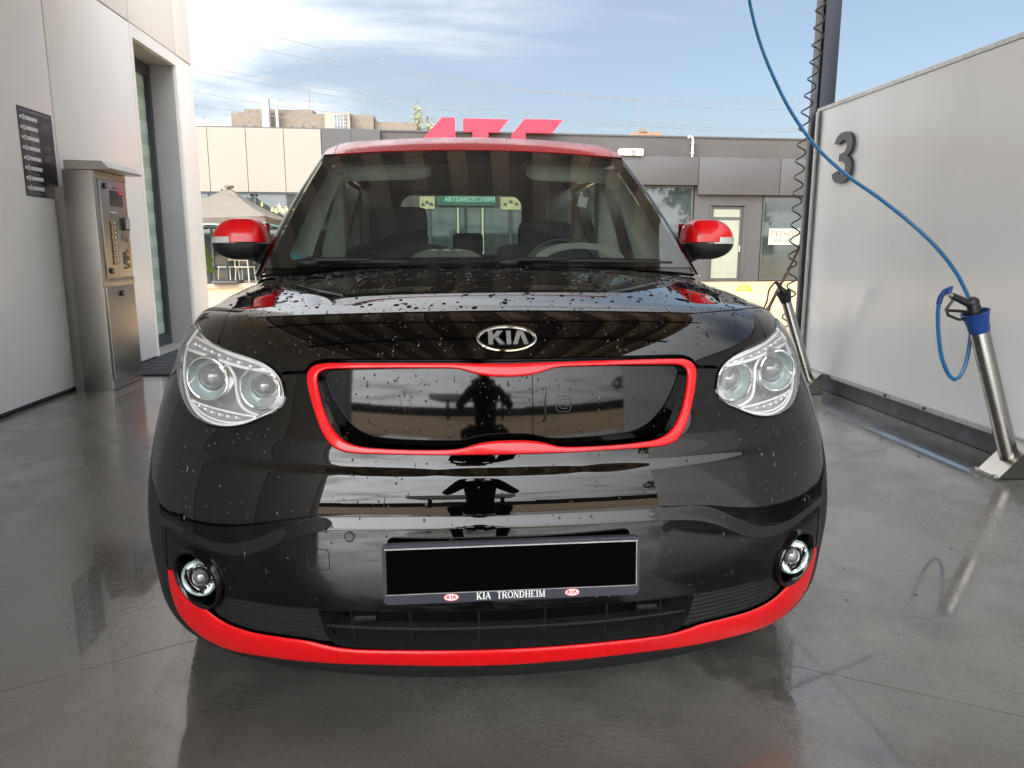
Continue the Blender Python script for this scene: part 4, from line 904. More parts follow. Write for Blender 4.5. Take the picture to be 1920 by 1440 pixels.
t=MB(); t.bb((-3.34,7.405,.0),(XW-.036,7.4135,3.054)); t.bb((-3.34,6.2855,.0),(XW-.036,6.294,3.054)); t.bb((-3.34,6.294,3.045),(XW-.036,7.405,3.0545)); t.build('door_reveal',rev,bld)
dr=MB(); dr.bb((-3.40,6.294,.0),(-3.335,6.36,3.04)); dr.bb((-3.40,7.335,.0),(-3.335,7.405,3.04)); dr.bb((-3.40,6.36,2.92),(-3.335,7.335,3.04)); dr.bb((-3.40,6.36,.0),(-3.335,7.335,.13)); door=dr.build('door',dkgrey,bld)
t=MB(); t.bb((-3.372,6.362,.132),(-3.364,7.333,2.918)); t.build('door_pane',glass_mat('door_pane',(.92,.96,.93)),door)
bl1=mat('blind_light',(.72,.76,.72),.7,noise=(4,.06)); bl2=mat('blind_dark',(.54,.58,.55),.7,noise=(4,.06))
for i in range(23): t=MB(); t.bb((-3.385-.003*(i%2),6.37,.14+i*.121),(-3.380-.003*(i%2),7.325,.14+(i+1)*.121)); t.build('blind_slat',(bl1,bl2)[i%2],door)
t=MB(); t.bb((-3.5,6.29,-.004),(XW-.036,7.41,.012)); t.build('door_sill',alu,bld)
t=MB(); t.bb((XW-.036,-3.4,.0),(XW-.02,6.222,.022)); t.bb((XW-.036,7.44,0),(XW-.02,7.93,.022)); t.build('plinth',dkgrey,bld)
mt=MB(); mt.bb((-3.06,5.16,.002),(-2.15,7.05,.016),.004)
for i in range(20): mt.bb((-3.05,5.2+i*.092,.0162),(-2.16,5.225+i*.092,.0195))
tag(mt.build('door_mat',matm),'black ribbed rubber mat on the wet floor before the glass door','mat')
# poster
po=thing('instruction_poster',(XW,4.38,1.76),'black instruction poster with white bars on the white wall above the steel kiosk','poster')
def wpos(y,z,o=0): return (XW+.002+o,y,z)
y0,y1,z0,z1=4.155,4.605,1.458,2.066
t=MB(); t.bb((XW+.0005,y0,z0),(XW+.004,y1,z1)); t.build('sheet',posterd,po)
def pr(y,z,w,h,m,nm,o=.0042): t=MB(); t.bb((XW+o,y0+y,z0+z),(XW+o+.0006,y0+y+w,z0+z+h)); return t.build(nm,m,po)
for i in range(8):
    zb=.525-i*.0685; pr(.020,zb+.002,.024,.022,white,'icon'); pr(.052,zb-.003,.026,.034,white,'icon'); pr(.085,zb,.155,.026,white,'bar'); pr(.04,zb+.010,.06,.006,white,'icon')
    t=MB(); 
    for k in range(3): t.bb((XW+.0042,y0+.03,z0+zb-.012-k*.010),(XW+.0047,y0+.03+random.uniform(.13,.2),z0+zb-.008-k*.010))
    t.build('small_print',greyp,po)
pr(.02,.578,.40,.012,greyp,'heading')
t=MB(); t.prism([(.13,.30),(.24,.36),(.255,.42),(.22,.50),(.13,.50)],.0003,Matrix(((0,0,1,XW+.0041),(1,0,0,y0),(0,1,0,z0),(0,0,0,1)))); t.build('emblem',mat('poster_grey',(.07,.075,.08),.3,noise=(5,.1)),po)
for zb,n in ((.52,3),(.36,2),(.30,4),(.10,2),(.06,2)):
    t=MB()
    for k in range(n): t.bb((XW+.0042,y0+.30,z0+zb-k*.013),(XW+.0047,y0+.30+random.uniform(.07,.12),z0+zb+.006-k*.013))
    t.build('small_print',greyp,po)
pr(.415,.025,.018,.03,white,'icon')
# payment kiosk
ki=thing('payment_kiosk',(-2.9,4.75,0),'stainless steel payment kiosk with buttons against the white wall','kiosk')
t=MB(); t.bb((-2.965,4.48,0),(-2.75,5.05,1.67),.004); t.build('cabinet',steel,ki); t=MB(); t.bb((-3.058,4.54,.0),(-2.966,4.98,1.55)); t.build('shade_gap_spacer',steel,ki)  # spacer box added to fill the shaded gap between cabinet and wall
t=MB(); t.add([(x,y,z) for y in (4.470,5.075) for x,z in ((-2.940,1.672),(-2.940,1.738),(-2.672,1.733),(-2.628,1.685),(-2.628,1.672))],[(4,3,2,1,0),(5,6,7,8,9),(0,1,6,5),(1,2,7,6),(2,3,8,7),(3,4,9,8),(4,0,5,9)]); t.build('cabinet_hood',steel,ki)
def kb(y0,y1,z0,z1,m,nm,d=.006,par=None,bev=.002): t=MB(); t.bb((-2.7505,y0,z0),(-2.75+d,y1,z1),bev); return t.build(nm,m,par or ki)
up=kb(4.555,5.015,.868,1.612,steel,'upper_door',.012); lw=kb(4.515,5.010,.075,.798,steel,'lower_door',.010)
kb(4.49,5.045,1.618,1.664,steel,'trim_strip',.006); kb(4.49,5.045,.806,.860,steel,'trim_strip',.006); kb(4.49,5.045,.004,.066,steel,'trim_strip',.006)
kb(4.715,4.935,1.418,1.540,blackp,'screen',.016,up); kb(4.76,4.88,1.552,1.568,greyp,'screen_title',.0145,up)
kb(4.87,4.925,1.520,1.530,mat('led_red',(.6,.02,.02),.4,emit=(1,.03,.03),es=.5,noise=(5,.1)),'display_digit',.0175,up)
kb(4.70,4.80,1.325,1.365,greyp,'label_plate',.014,up); kb(4.70,4.80,1.368,1.376,white,'label_plate',.0145,up)
t=MB(); t.bb((-2.75,4.895,1.235),(-2.715,4.985,1.335),.006); t.build('card_reader',blackp,up); kb(4.91,4.985,1.25,1.33,alu,'card_reader_face',.037,up)
orange=mat('amber_button',(.65,.30,.06),.35,noise=(30,.1))
for i in range(9):
    z=1.292-i*.0385
    t=MB(); t.cyl((-2.739,4.685,z),(-2.728,4.685,z),.0135,14); b=t.build('button',orange,up); t=MB(); t.tube([(-2.735,4.685+.0155*math.cos(a),z+.0155*math.sin(a)) for a in np.linspace(0,2*PI,16,endpoint=False)],.003,5,closed=True); t.build('button_ring',dkgrey,b)
    kb(4.715,4.785,z-.012,z+.012,dkgrey,'button_label',.0145,up); kb(4.735,4.765,z-.007,z+.008,white,'button_label',.0150,up)
for i,z in enumerate((1.165,1.075,1.015,.955)): t=MB(); t.cyl((-2.739,4.965,z),(-2.728,4.965,z),.0175,16); t.build('button',orange,up)
kb(4.86,4.925,1.15,1.21,greyp,'coin_slot',.015,up); kb(4.86,4.925,.965,1.065,dkgrey,'bill_slot',.016,up); kb(4.865,4.92,.93,.945,dkgrey,'coin_cup',.02,up)
for y,z,p in ((4.625,1.565,up),(4.615,.922,up),(4.765,.742,lw)):
    t=MB(); t.cyl((-2.742,y,z),(-2.722,y,z),.022,18); lk=t.build('lock',blackp,p); t=MB(); t.cyl((-2.724,y,z),(-2.719,y,z),.009,12); t.build('lock_core',alu,lk)
# ================================================================ RIGHT SCREEN
sc_=thing('bay_screen',(2.76,1,0),'white translucent screen wall in a dark frame right of the car','screen wall')
t=MB(); t.bb((2.731,-3.2,.16),(2.743,4.27,2.125)); t.build('sheet',screenw,sc_)
t=MB(); t.bb((2.722,-3.2,2.125),(2.762,4.315,2.150)); t.build('top_rail',alu,sc_)
t=MB(); t.bb((2.715,4.27,.0),(2.775,4.318,2.125),.004); t.build('end_profile',kerbm,sc_); t=MB(); t.bb((2.700,4.262,.17),(2.7145,4.29,2.12)); t.build('end_trim',alu,sc_)
t=MB(); t.bb((2.716,-3.2,.134),(2.760,4.262,.162),.003); br_=t.build('bottom_rail',alu,sc_)
for y in (3.82,3.087,2.683,2.095,1.5,.9,.3,-.3): t=MB(); t.cyl((2.717,y,.150),(2.706,y,.150),.009,10); t.build('screw',blackp,br_)
t=MB(); t.bb((2.80,-3.2,0),(2.96,4.30,.133),.01); t.build('kerb',kerbm,sc_)
N3=[(0,.80),(.06,.92),(.18,.985),(.30,1.0),(.44,.985),(.55,.92),(.61,.82),(.62,.72),(.59,.62),(.52,.545),(.47,.515),(.55,.475),(.615,.39),(.63,.28),(.60,.15),(.52,.055),(.40,.01),(.28,0),(.13,.02),(.03,.09),(-.02,.2),(.15,.25),(.2,.18),(.28,.155),(.36,.165),(.42,.21),(.44,.29),(.42,.37),(.36,.42),(.27,.435),(.2,.435),(.2,.58),(.27,.58),(.36,.6),(.42,.65),(.435,.72),(.42,.79),(.36,.835),(.29,.845),(.22,.825),(.17,.77)]
t=MB(); t.prism([(x*.405,z*.355) for x,z in N3],.024,Matrix(((0,0,-1,2.729),(-1,0,0,3.985),(0,1,0,1.560),(0,0,0,1)))); 
tag(t.build('bay_number',number_m),'charcoal raised figure 3 high on the white screen wall','number')
ps=MB(); ps.bb((2.748,4.345,0),(2.872,4.465,4.2),.004); 
pt=thing('canopy_post',(2.75,4.4,0),'tall blue black square post at the end of the white screen','post')
ps.build('shaft',postm,pt); t=MB(); t.bb((2.706,4.375,.0),(2.745,4.415,4.2)); t.build('edge_strip',kerbm,pt); t=MB(); t.bb((2.69,4.325,0),(2.92,4.53,.015)); t.build('base_plate',postm,pt)
# lance holders
def holder(name,x,y,sc,label,collar,cm):
    h=thing(name,(x,y,0),label,'lance holder','lance holders on the bay floor')
    A=Vector((x,y,.06)); B=A+Vector((-.245,0,.665)); d=(B-A).normalized()
    t=MB(); t.cyl(A,B,.0420 if collar else .036,28); t.cyl(A+d*.02,B+d*.004,.034,20); t.build('tube',steel2,h)
    t=MB(); w=.075; P=[(-.115,.004),(.06,.004),(.06,.160),(.03,.150)]
    t.add([(x+a,y+b,z) for b in (-w,w) for a,z in P],[(3,2,1,0),(4,5,6,7),(0,1,5,4),(1,2,6,5),(2,3,7,6),(3,0,4,7)]); bk=t.build('bracket',steel,h)
    t=MB(); t.bb((x-.145,y-w-.012,.0),(x-.108,y+w+.012,.010)); fo=t.build('foot_bar',steel,bk)
    for b in (-w*.9,w*.9): t=MB(); t.cyl((x-.126,y+b,.01),(x-.126,y+b,.022),.012,6); t.build('bolt',alu,bk)
    m4=frame(B,d.orthogonal(),d.cross(d.orthogonal()))
    if collar: t=MB(); t.lathe([(.043,-.016),(.046,-.010),(.047,.015),(.053,.05),(.061,.078),(.063,.083),(.057,.085),(.052,.06),(.046,.02)],m4,32); t.build('collar',bluep,h)
    else: t=MB(); t.lathe([(.037,-.03),(.040,-.02),(.050,.03),(.058,.055),(.054,.055),(.045,.01)],m4,24); t.build('funnel',blackp,h)
    return A,B,d
A,B,d=holder('lance_holder',2.62,1.85,1,'steel lance holder with blue collar at the right edge of the bay',True,None)
gn=thing('spray_gun',tuple(B),'grey spray gun with trigger guard sitting in the blue collar','spray gun')
gp_=lambda x,z,y=1.85:Vector((x,y,z))
t=MB(); t.tube([B+d*.04,B+d*.09,B+d*.135],[.028,.033,.026],12); t.sphere(B+d*.132,(.031,.028,.028),14,8); t.build('body',blackp,gn)
q0=B+d*.115; q1=q0+Vector((-.112,0,.048))
t=MB(); t.tube([q0,q0.lerp(q1,.5),q1],[.019,.018,.016],10); t.build('grip',blackp,gn)
t=MB(); t.tube([q1+Vector((.012,0,-.012)),q1+Vector((-.022,0,-.065)),q1+Vector((-.008,0,-.092)),q1+Vector((.045,0,-.112)),B+d*.05],.007,8); t.build('trigger_guard',blackp,gn)
t=MB(); t.tube([q1+Vector((-.010,0,-.070)),q1+Vector((.04,0,-.072)),B+d*.08],.0075,6); t.build('trigger',blackp,gn)
t=MB(); t.cyl(q1,q1+Vector((-.022,0,.009)),.011,10); t.build('nozzle_nut',alu,gn)
# blue hose, from the boom overhead to the gun
def pxw(pts): return [Vector(p) for p in pts]
hz=[(1.50,3.15,4.15),(1.52,3.08,3.4),(1.545,2.98,2.80),(1.581,2.9,2.468),(1.621,2.814,2.223),(1.69,2.727,1.996),(1.769,2.641,1.8),(1.875,2.555,1.623),(2.005,2.468,1.477),(2.125,2.382,1.367),(2.247,2.295,1.245),(2.355,2.209,1.114),(2.412,2.123,.995),(2.425,2.036,.89),(2.41,1.95,.80),(2.398,1.93,.70),(2.395,1.93,.588),(2.38,1.93,.51),(2.347,1.93,.464),(2.296,1.92,.498),(2.244,1.91,.59),(2.205,1.90,.734),(2.190,1.89,.836),(2.198,1.88,.892),(2.220,1.86,.916),tuple(q1+Vector((-.020,0,.008)))]
t=MB(); t.tube([tuple(q) for q in cr(hz,150,False)],.0095,8); hs=t.build('hose',hosem)
tag(hs,'long blue hose hanging from the canopy and looping to the spray gun','hose')
t=MB(); P=cr(hz,150,False)[-5:]; t.tube([tuple(q) for q in P],.0125,10); t.build('hose_sleeve',bluep,hs)
A2,B2,d2=holder('lance_holder',2.64,3.95,1,'steel lance holder with black funnel at the far end of the white screen',False,None)
g2=thing('spray_gun',tuple(B2),'black spray gun lying in the far funnel holder','spray gun')
t=MB(); t.tube([B2+d2*.03,B2+d2*.06,B2+d2*.075+Vector((-.012,0,.004))],[.024,.026,.018],10); t.build('body',blackp,g2)
t=MB(); t.tube([B2+d2*.06,B2+d2*.075+Vector((-.05,0,.05))],[.017,.014],10); t.build('grip',blackp,g2)
t=MB(); t.tube([tuple(q) for q in cr([tuple(B2+d2*.075+Vector((-.05,0,.05))),(2.315,3.95,.853),(2.275,3.97,.79),(2.275,4.0,.70),(2.262,4.05,.60),(2.30,4.1,.50),(2.36,4.15,.45)],40,False)],.0065,6); t.build('hose_tail',blackp,g2)
t=MB(); t.tube([(2.505,4.50,.589),(2.764,4.505,1.15)],.0135,10); t.tube([(2.49,4.495,.55),(2.515,4.50,.615)],.02,8)
wd=tag(t.build('wash_lance',mat('brown_tube',(.12,.085,.065),.4,.4,noise=(20,.2))),'thin brown lance leaning against the post at the end of the screen','lance')
def coil(name,path,r,pitch,m,label,cat):
    P=cr(path,400,False); Ld=np.r_[0,np.cumsum(np.linalg.norm(np.diff(P,axis=0),axis=1))]; n=int(Ld[-1]/pitch*22); s=np.linspace(0,Ld[-1],n); C=np.stack([np.interp(s,Ld,P[:,i]) for i in range(3)],1)
    ph=2*PI*s/pitch; rr=r*np.clip(np.minimum(s,Ld[-1]-s)/.05,0,1)
    Q=C+np.stack([np.cos(ph)*rr,np.sin(ph)*rr,np.zeros(n)],1); t=MB(); t.tube([tuple(q) for q in Q],.0062,6); return tag(t.build(name,m),label,cat)
coil('coil_hose',[(2.64,4.20,4.15),(2.63,4.18,3.4),(2.61,4.15,2.873),(2.590,4.15,2.397),(2.545,4.15,2.02),(2.53,4.15,1.634),(2.53,4.15,1.239),(2.51,4.12,.956),(2.50,4.08,.80),(2.49,4.10,.60),(2.485,4.12,.46)],.034,.118,blackp,'black coiled hose hanging beside the canopy post','hose')
# ================================================================ CANOPY over the bay
cn=thing('bay_canopy',(0,0,4.2),'brown ribbed canopy roof spanning the wash bay overhead','canopy')
t=MB(); t.bb((-3.0,-4.4,4.30),(2.95,5.0,4.42)); t.bb((-5.2,-4.4,4.30),(-3.0,-3.45,4.42)); t.build('deck',roofm,cn)  # second box is an unseen overhang added to keep sun off the floor
for i,x in enumerate(np.arange(-2.7,2.8,.52)): t=MB(); t.bb((x-.11,-4.4,4.20),(x+.11,5.0,4.298)); t.build('deck_rib',roofrib,cn)
for y in (-4.3,-.7,2.1,4.9): t=MB(); t.bb((-3.02,y-.07,3.98),(2.97,y+.07,4.197)); t.build('cross_beam',postm,cn)
# ================================================================ SHOP ROW across the yard
sh=bpy.data.objects.new('shop_building',None); COL.objects.link(sh); sh.location=(0,22,0); ANG=math.atan(.055); sh.rotation_euler=(0,0,ANG)
tag(sh,'long low shop building with grey and cream facade panels behind the car','building')
KX=1/math.cos(ANG)
FM=Matrix.Translation((0,22,0))@Matrix.Rotation(ANG,4,'Z')
def fb_(x0,x1,z0,z1,d0,d1,m,nm,par=None,bev=0):
    t=MB(); t.bb((x0*KX,-d1,z0),(x1*KX,-d0,z1),bev); o=t.build(nm,m); o.parent=par or sh; return o
def fthing(name,x,d,z,label,cat,group=None):
    o=bpy.data.objects.new(name,None); COL.objects.link(o); o.location=FM@Vector((x*KX,-d,z)); o.rotation_euler=(0,0,ANG); return tag(o,label,cat,group)
fb_(-2.09,22,-.05,4.50,-6,0,facade_d,'rear_wall'); fb_(-18,-2.09,-.05,4.50,-6,-.1,facade_g,'rear_wall')
fb_(-18.1,22,4.503,4.55,-6,.03,frame_d,'parapet_cap')
xs_=[-3.81-1.066*i for i in range(14)]
for a,b in zip(xs_[1:],xs_[:-1]): fb_(a+.008,b-.008,2.70,4.50,0,.14,facade_w,'facade_panel')
for a,b in ((-3.80,-2.95),(-2.94,-2.10)): fb_(a,b,2.70,4.50,0,.12,facade_g,'facade_panel')
for a,b,z0 in ((1.7,3.4,3.03),(3.41,5.2,3.03),(5.21,7.765,3.03),(7.785,10.50,2.75),(10.52,13.2,2.75),(13.22,16,2.75)): fb_(a,b,z0,3.885,.003,.26,facade_g,'facade_panel',bev=.004)
# left glazing band under the cream panels
for i in range(11):
    a=-17.5+1.30*i; fb_(a+.03,a+1.27,.05,2.64,.0,.02,shopglass,'shop_window'); fb_(a-.03,a+.03,.0,2.66,.0,.06,frame_d,'mullion')
fb_(-18,-2.5,2.64,2.70,0,.10,dkgrey,'window_head')
# middle shop seen through the car
for a,b in ((-2.0,-.72),(-.62,.12),(.25,.88),(1.01,1.75),(1.88,3.3)): fb_(a,b,.25,2.30,.0,.015,shopglass,'shop_window')
for x in (.185,.945,-.67,1.815): fb_(x-.032,x+.032,.1,2.30,.016,.05,mat('pale_mullion',(.30,.32,.24),.5,noise=(5,.05)) if 'pale_mullion' not in MATS else (MATS['pale_mullion'] if 0<x<1 else frame_d),'mullion')
fb_(-.65,-.25,.55,1.05,.02,.10,facade_w,'counter')
# window, door and second window on the right
def glazed(x0,x1,z0,z1,frame_w,m,nm):
    o=fb_(x0,x1,z0,z1,.005,.012,m,nm); 
    for a,b,c,e in ((x0,x1,z1-frame_w,z1),(x0,x1,z0,z0+frame_w),(x0,x0+frame_w,z0+frame_w,z1-frame_w),(x1-frame_w,x1,z0+frame_w,z1-frame_w)): fb_(a,b,c,e,.0125,.07,frame_d,'window_frame',o)
    return o
glazed(3.6,5.55,.02,3.02,.06,shopglass,'shop_window'); glazed(5.6,7.70,.02,3.02,.06,shopglass,'shop_window'); glazed(10.08,11.9,.02,2.74,.05,shopglass,'shop_window'); glazed(11.92,13.4,.02,2.74,.05,shopglass,'shop_window')
fb_(7.74,8.26,.0,3.0,.0,.10,facade_g,'pier'); fb_(7.74,10.04,2.42,2.745,.0,.09,facade_g,'door_lintel'); fb_(9.48,10.04,.0,2.42,.0,.09,facade_g,'pier')
d_=fb_(8.32,9.42,.0,2.38,.004,.02,frame_d,'shop_door')
fb_(8.42,9.32,.10,1.96,.0205,.03,doorglass,'door_pane',d_); fb_(8.42,9.32,2.06,2.30,.0205,.03,doorglass,'door_pane',d_); fb_(9.33,9.38,.95,1.15,.03,.06,alu,'door_handle',d_); fb_(8.26,8.32,0,2.40,.0,.12,facade_g,'door_jamb',d_); fb_(9.42,9.48,0,2.40,.0,.12,facade_d,'door_jamb',d_)
# red letters on the roof edge
LET={'A':[(-1.64,3.4),(-.266,4.895),(.118,4.895),(.118,3.4),(-.30,3.4),(-.30,3.72),(-.92,3.72),(-1.17,3.4)],'T':[(.358,4.88),(1.736,4.88),(1.42,4.50),(1.11,4.50),(1.11,3.4),(.64,3.4),(.64,4.5),(.358,4.5)],
 'B':[(1.818,3.4),(1.818,4.43),(2.195,4.90),(3.387,4.90),(3.06,4.51),(2.24,4.51),(2.24,3.4)]}
BOWL=[(2.243,4.2),(2.9,4.2),(3.2,3.95),(3.2,3.65),(2.95,3.4),(2.243,3.4),(2.243,3.68),(2.75,3.68),(2.85,3.76),(2.85,3.84),(2.75,3.92),(2.243,3.92)]
for k,lb in (('A','red slanted letter А, first of the roof sign above the car'),('T','red slanted letter Т in the middle of the roof sign'),('B','red slanted letter Б, last of the roof sign, at the right')):
    P=LET[k]; x0=P[0][0]; o=fthing('roof_letter',x0,0,3.4,lb,'sign letter','red letters of the roof sign')
    t=MB()
    for Q in ([P,BOWL] if k=='B' else [P]): t.prism([((x-x0)*KX,z-3.4) for x,z in Q],.06,Matrix(((1,0,0,0),(0,0,-1,-.22),(0,1,0,0),(0,0,0,1))))
    f=t.build('face',signred); f.parent=o
    t=MB(); t.bb((.5 if k=='A' else .35,-.22,.2),(.56 if k=='A' else .41,0.02,.26)); f=t.build('bracket',frame_d); f.parent=o
def on_facade(name,x0,x1,z0,z1,d,m,label,cat):
    o=fthing(name,(x0+x1)/2,d,(z0+z1)/2,label,cat); w=(x1-x0)*KX/2; h=(z1-z0)/2
    t=MB(); t.bb((-w,-.015,-h),(w,0,h)); f=t.build('board',m); f.parent=o; return o,w,h
def ftext(o,txt,size,x,z,m,sx=1,d=.0165,bold=.010):
    me=text_mesh(txt,size,'lettering',bold=bold); me.transform(Matrix.Translation((x,-d,z))@Matrix.Rotation(PI/2,4,'X')@Matrix.Diagonal((sx,1,1,1))); l_=link('lettering',me,m); l_.parent=o; return l_
o,w,h=on_facade('rent_poster',10.35,11.43,1.18,1.70,.03,mat('pale_paper',(.30,.37,.28),.6,noise=(5,.04)),'white rent notice with red and black text in the shop window','poster')
ftext(o,'ОРЕНДА',.235,0,.085,mat('red_print',(.35,.015,.01),.5,noise=(9,.05)),.98,bold=.003); ftext(o,'0668224243',.155,0,-.115,mat('dark_print',(.03,.03,.03),.5,noise=(9,.1)),.98,bold=.003)
o,w,h=on_facade('shop_sign',-.45,1.35,2.36,2.72,.06,greens,'green shop sign with pale Cyrillic lettering seen through the car','sign')
ftext(o,'АВТОАКСЕСУАРИ',.205,.10,-.005,mint,.86,bold=0)
for x0,x1,lb in ((-.98,-.52,'square yellowish poster left of the green shop sign'),(1.50,2.14,'white poster with dark car pictures right of the green shop sign')):
    o,w,h=on_facade('shop_poster',x0,x1,2.25,2.62,.06,print_y,lb,'poster')
    for i in range(3): t=MB(); x=-w*.55+i*w*.55; t.prism([(x-.05,-.07),(x+.06,-.07),(x+.06,-.02),(x+.02,.02),(x-.03,.03),(x-.06,-.02)],.003,Matrix(((1,0,0,0),(0,0,-1,-.0155),(0,1,0,random.uniform(-.04,.08)),(0,0,0,1)))); f=t.build('picture',frame_d); f.parent=o
o=fthing('air_conditioner',5.55,.06,3.89,'white air conditioner unit standing on the grey ledge','air conditioner')
t=MB(); t.bb((-.37,-.30,.005),(.37,0,.20),.02); f=t.build('casing',white); f.parent=o
t=MB(); t.lathe([(.001,.0),(.085,.0),(.09,.012),(.08,.012)],Matrix.Translation((.05,-.302,.10))@Matrix.Rotation(PI/2,4,'X'),20); f=t.build('fan_grille',greyp); f.parent=o
o=fthing('vent_pipe',7.58,.14,3.89,'grey vent pipe with bent top on the facade ledge','pipe')
t=MB(); t.tube([(0,0,.003),(0,0,.5),(-.02,0,.60),(-.10,0,.63),(-.16,0,.58)],.035,10); f=t.build('tube',concrete_l); f.parent=o
t=MB(); t.bb((-.04,-.04,.12),(.04,.16,.16)); t.bb((-.04,-.04,.42),(.04,.16,.46)); f=t.build('clamp',alu); f.parent=o
# ================================================================ CAFE TERRACE
t=MB(); t.bb((-30,19.75,-.05),(-3.4,21.62,.115),.01); tag(t.build('terrace',mat('terrace_paving',(.36,.30,.23),.8,noise=(3,.15))),kind='structure')
um=thing('cafe_parasol',(-6.3,19.95,.115),'large taupe cafe parasol with a teal edged valance on the terrace','parasol')
t=MB(); ap=Vector((-6.05,19.95,2.70)); hw=1.45; cxp,cyp=-6.25,19.95; ez=1.90
cs=[(cxp-hw,cyp-hw,ez),(cxp+hw,cyp-hw,ez),(cxp+hw,cyp+hw,ez),(cxp-hw,cyp+hw,ez)]
for i in range(4):
    a,b=Vector(cs[i]),Vector(cs[(i+1)%4]); n=8; vs=[];fs=[]
    for j in range(n+1):
        for k in range(n+1):
            e=a.lerp(b,k/n); p=ap.lerp(e,j/n); sag=.07*math.sin(PI*j/n)+.05*(j/n)*math.sin(PI*k/n); vs.append(p-Vector((0,0,sag)))
    for j in range(n):
        for k in range(n): q=j*(n+1)+k; fs.append((q,q+1,q+n+2,q+n+1))
    t.add(vs,fs,True)
can=t.build('canopy',canvas,um,normals=False)
t=MB(); t2=MB()
for i in range(4):
    a,b=Vector(cs[i]),Vector(cs[(i+1)%4]); n=16; vs=[];fs=[];vs2=[]
    for k in range(n+1):
        p=a.lerp(b,k/n)-Vector((0,0,.05*math.sin(PI*k/n))); q=Vector((0,0,-.16-.012*math.sin(k*2.1))); vs+=[p,p+q]; vs2+=[p+q,p+q+Vector((0,0,-.03))]
    fs=[(2*k,2*k+1,2*k+3,2*k+2) for k in range(n)]; t.add(vs,fs); t2.add(vs2,fs)
t.build('valance',canvas,can,normals=False); t2.build('valance_edge',tealt,can,normals=False)
t=MB(); t.cyl((cxp,cyp,.115),(cxp,cyp,2.66),.03,12); t.build('pole',frame_d,um); t=MB(); t.cyl((ap.x,ap.y,2.69),(ap.x,ap.y,2.75),.12,12); t.build('top_cap',canvas,um)
t=MB(); t.bb((cxp-.35,cyp-.35,.115),(cxp+.35,cyp+.35,.19),.02); t.build('base',frame_d,um)
sb=thing('bulb_string',(-4.9,19.5,2.2),'string of warm yellow bulbs beside the parasol','string lights')
bp=[(-5.10,19.5,2.209),(-4.83,19.5,2.084),(-4.73,19.5,2.043),(-4.65,19.5,2.169),(-4.617,19.5,2.085),(-4.55,19.5,2.043),(-4.46,19.5,2.10),(-4.30,19.5,2.12)]
for i,p in enumerate(bp): t=MB(); t.sphere(p,.040 if i else .025,12,8); t.cyl((p[0],p[1],p[2]+.035),(p[0],p[1],p[2]+.075),.014,8); t.build('bulb',bulb,sb)
t=MB(); t.tube([(-6.0,19.5,2.5)]+[(p[0],p[1],p[2]+.075) for p in bp]+[(-3.6,19.6,2.5)],.006,5); t.build('cord',frame_d,sb)
def chair(x,y,rz,label):
    c=thing('cafe_chair',(x,y,.115),label,'chair','ivory cafe chairs on the terrace'); c.rotation_euler=(0,0,rz); 
    def add(t,nm): o=t.build(nm,ivory); o.parent=c
    t=MB(); t.box((0,0,.44),(.42,.42,.03),bev=.012); add(t,'seat')
    for sx in(-1,1):
        for sy in(-1,1): t=MB(); t.tube([(sx*.18,sy*.18,.43),(sx*.205,sy*.215,0)],.015,6); add(t,'leg')
    t=MB(); P=[(.20*math.cos(a),.19+.04*math.sin(a*.5),.44+.40*abs(math.sin(a))**.7) for a in np.linspace(0,PI,16)]; t.tube(P,.016,6); add(t,'back_frame')
    t=MB(); t.grid(lambda a,q:np.array([.17*math.cos(a),.20,.62+.17*q*math.sin(a)**.6]),np.linspace(.15,PI-.15,10),[0,.5,1]); add(t,'back_panel')
chair(-6.33,20.35,PI+.9,'ivory cafe chair nearest the planter'); chair(-5.86,20.3,PI-.2,'ivory cafe chair in the middle of the terrace row'); chair(-5.2,20.5,PI+.3,'ivory cafe chair farthest from the planter')
pl=thing('planter',(-6.80,19.85,.115),'round grey planter holding a small cone shaped evergreen','planter')
t=MB(); t.lathe([(.001,0),(.14,0),(.18,.30),(.185,.32),(.165,.32),(.15,.27),(.001,.27)],Matrix.Translation((-6.80,19.85,.117)),24); t.build('pot',potm,pl)
def leaves(name,centres,size,m,parent,kind='stuff'):
    vs=[];fs=[]
    for c in centres:
        d=Vector((random.gauss(0,1),random.gauss(0,1),random.gauss(0,.8))); d.normalize(); e=d.orthogonal().normalized(); e=Matrix.Rotation(random.random()*6.28,3,d)@e; s=size*random.uniform(.6,1.4); c=Vector(c); f=d.cross(e); o=len(vs)
        vs+=[c-e*s,c+f*s*.45,c+e*s,c-f*s*.45]; fs.append((o,o+1,o+2,o+3))
    t=MB(); t.v=[tuple(v) for v in vs]; t.f=fs; t.sm=[False]*len(fs); me=t.mesh(name); o=link(name,me,m,parent); o['kind']=kind; return o
ev=thing('evergreen_shrub',(-6.80,19.85,.40),'small yellow green cone shaped evergreen in the grey planter','shrub')
cs_=[]
for _ in range(3200):
    h=random.random()**1.3; r=.22*(1-h)**.75*(.75+.3*random.random())*(1+.2*math.sin(h*17+random.random())); a=random.random()*6.28; cs_.append((-6.80+r*math.cos(a),19.85+r*math.sin(a),.42+h*.85))
leaves('foliage',cs_,.030,leafy,ev); t=MB(); t.tube([(-6.80,19.85,.40),(-6.80,19.85,1.1)],[.02,.006],6); t.build('stem',bark,ev)
t=MB(); t.lathe([(.20*math.cos(a),.20*math.sin(a)*.95) for a in np.linspace(0,PI/2-.001,10)]+[(.0001,.19)],Matrix.Translation((7.46,17.2,-.012)),28); tag(t.build('parking_bollard',yellow),'yellow concrete hemisphere on the sunlit pavement before the shop door','bollard')
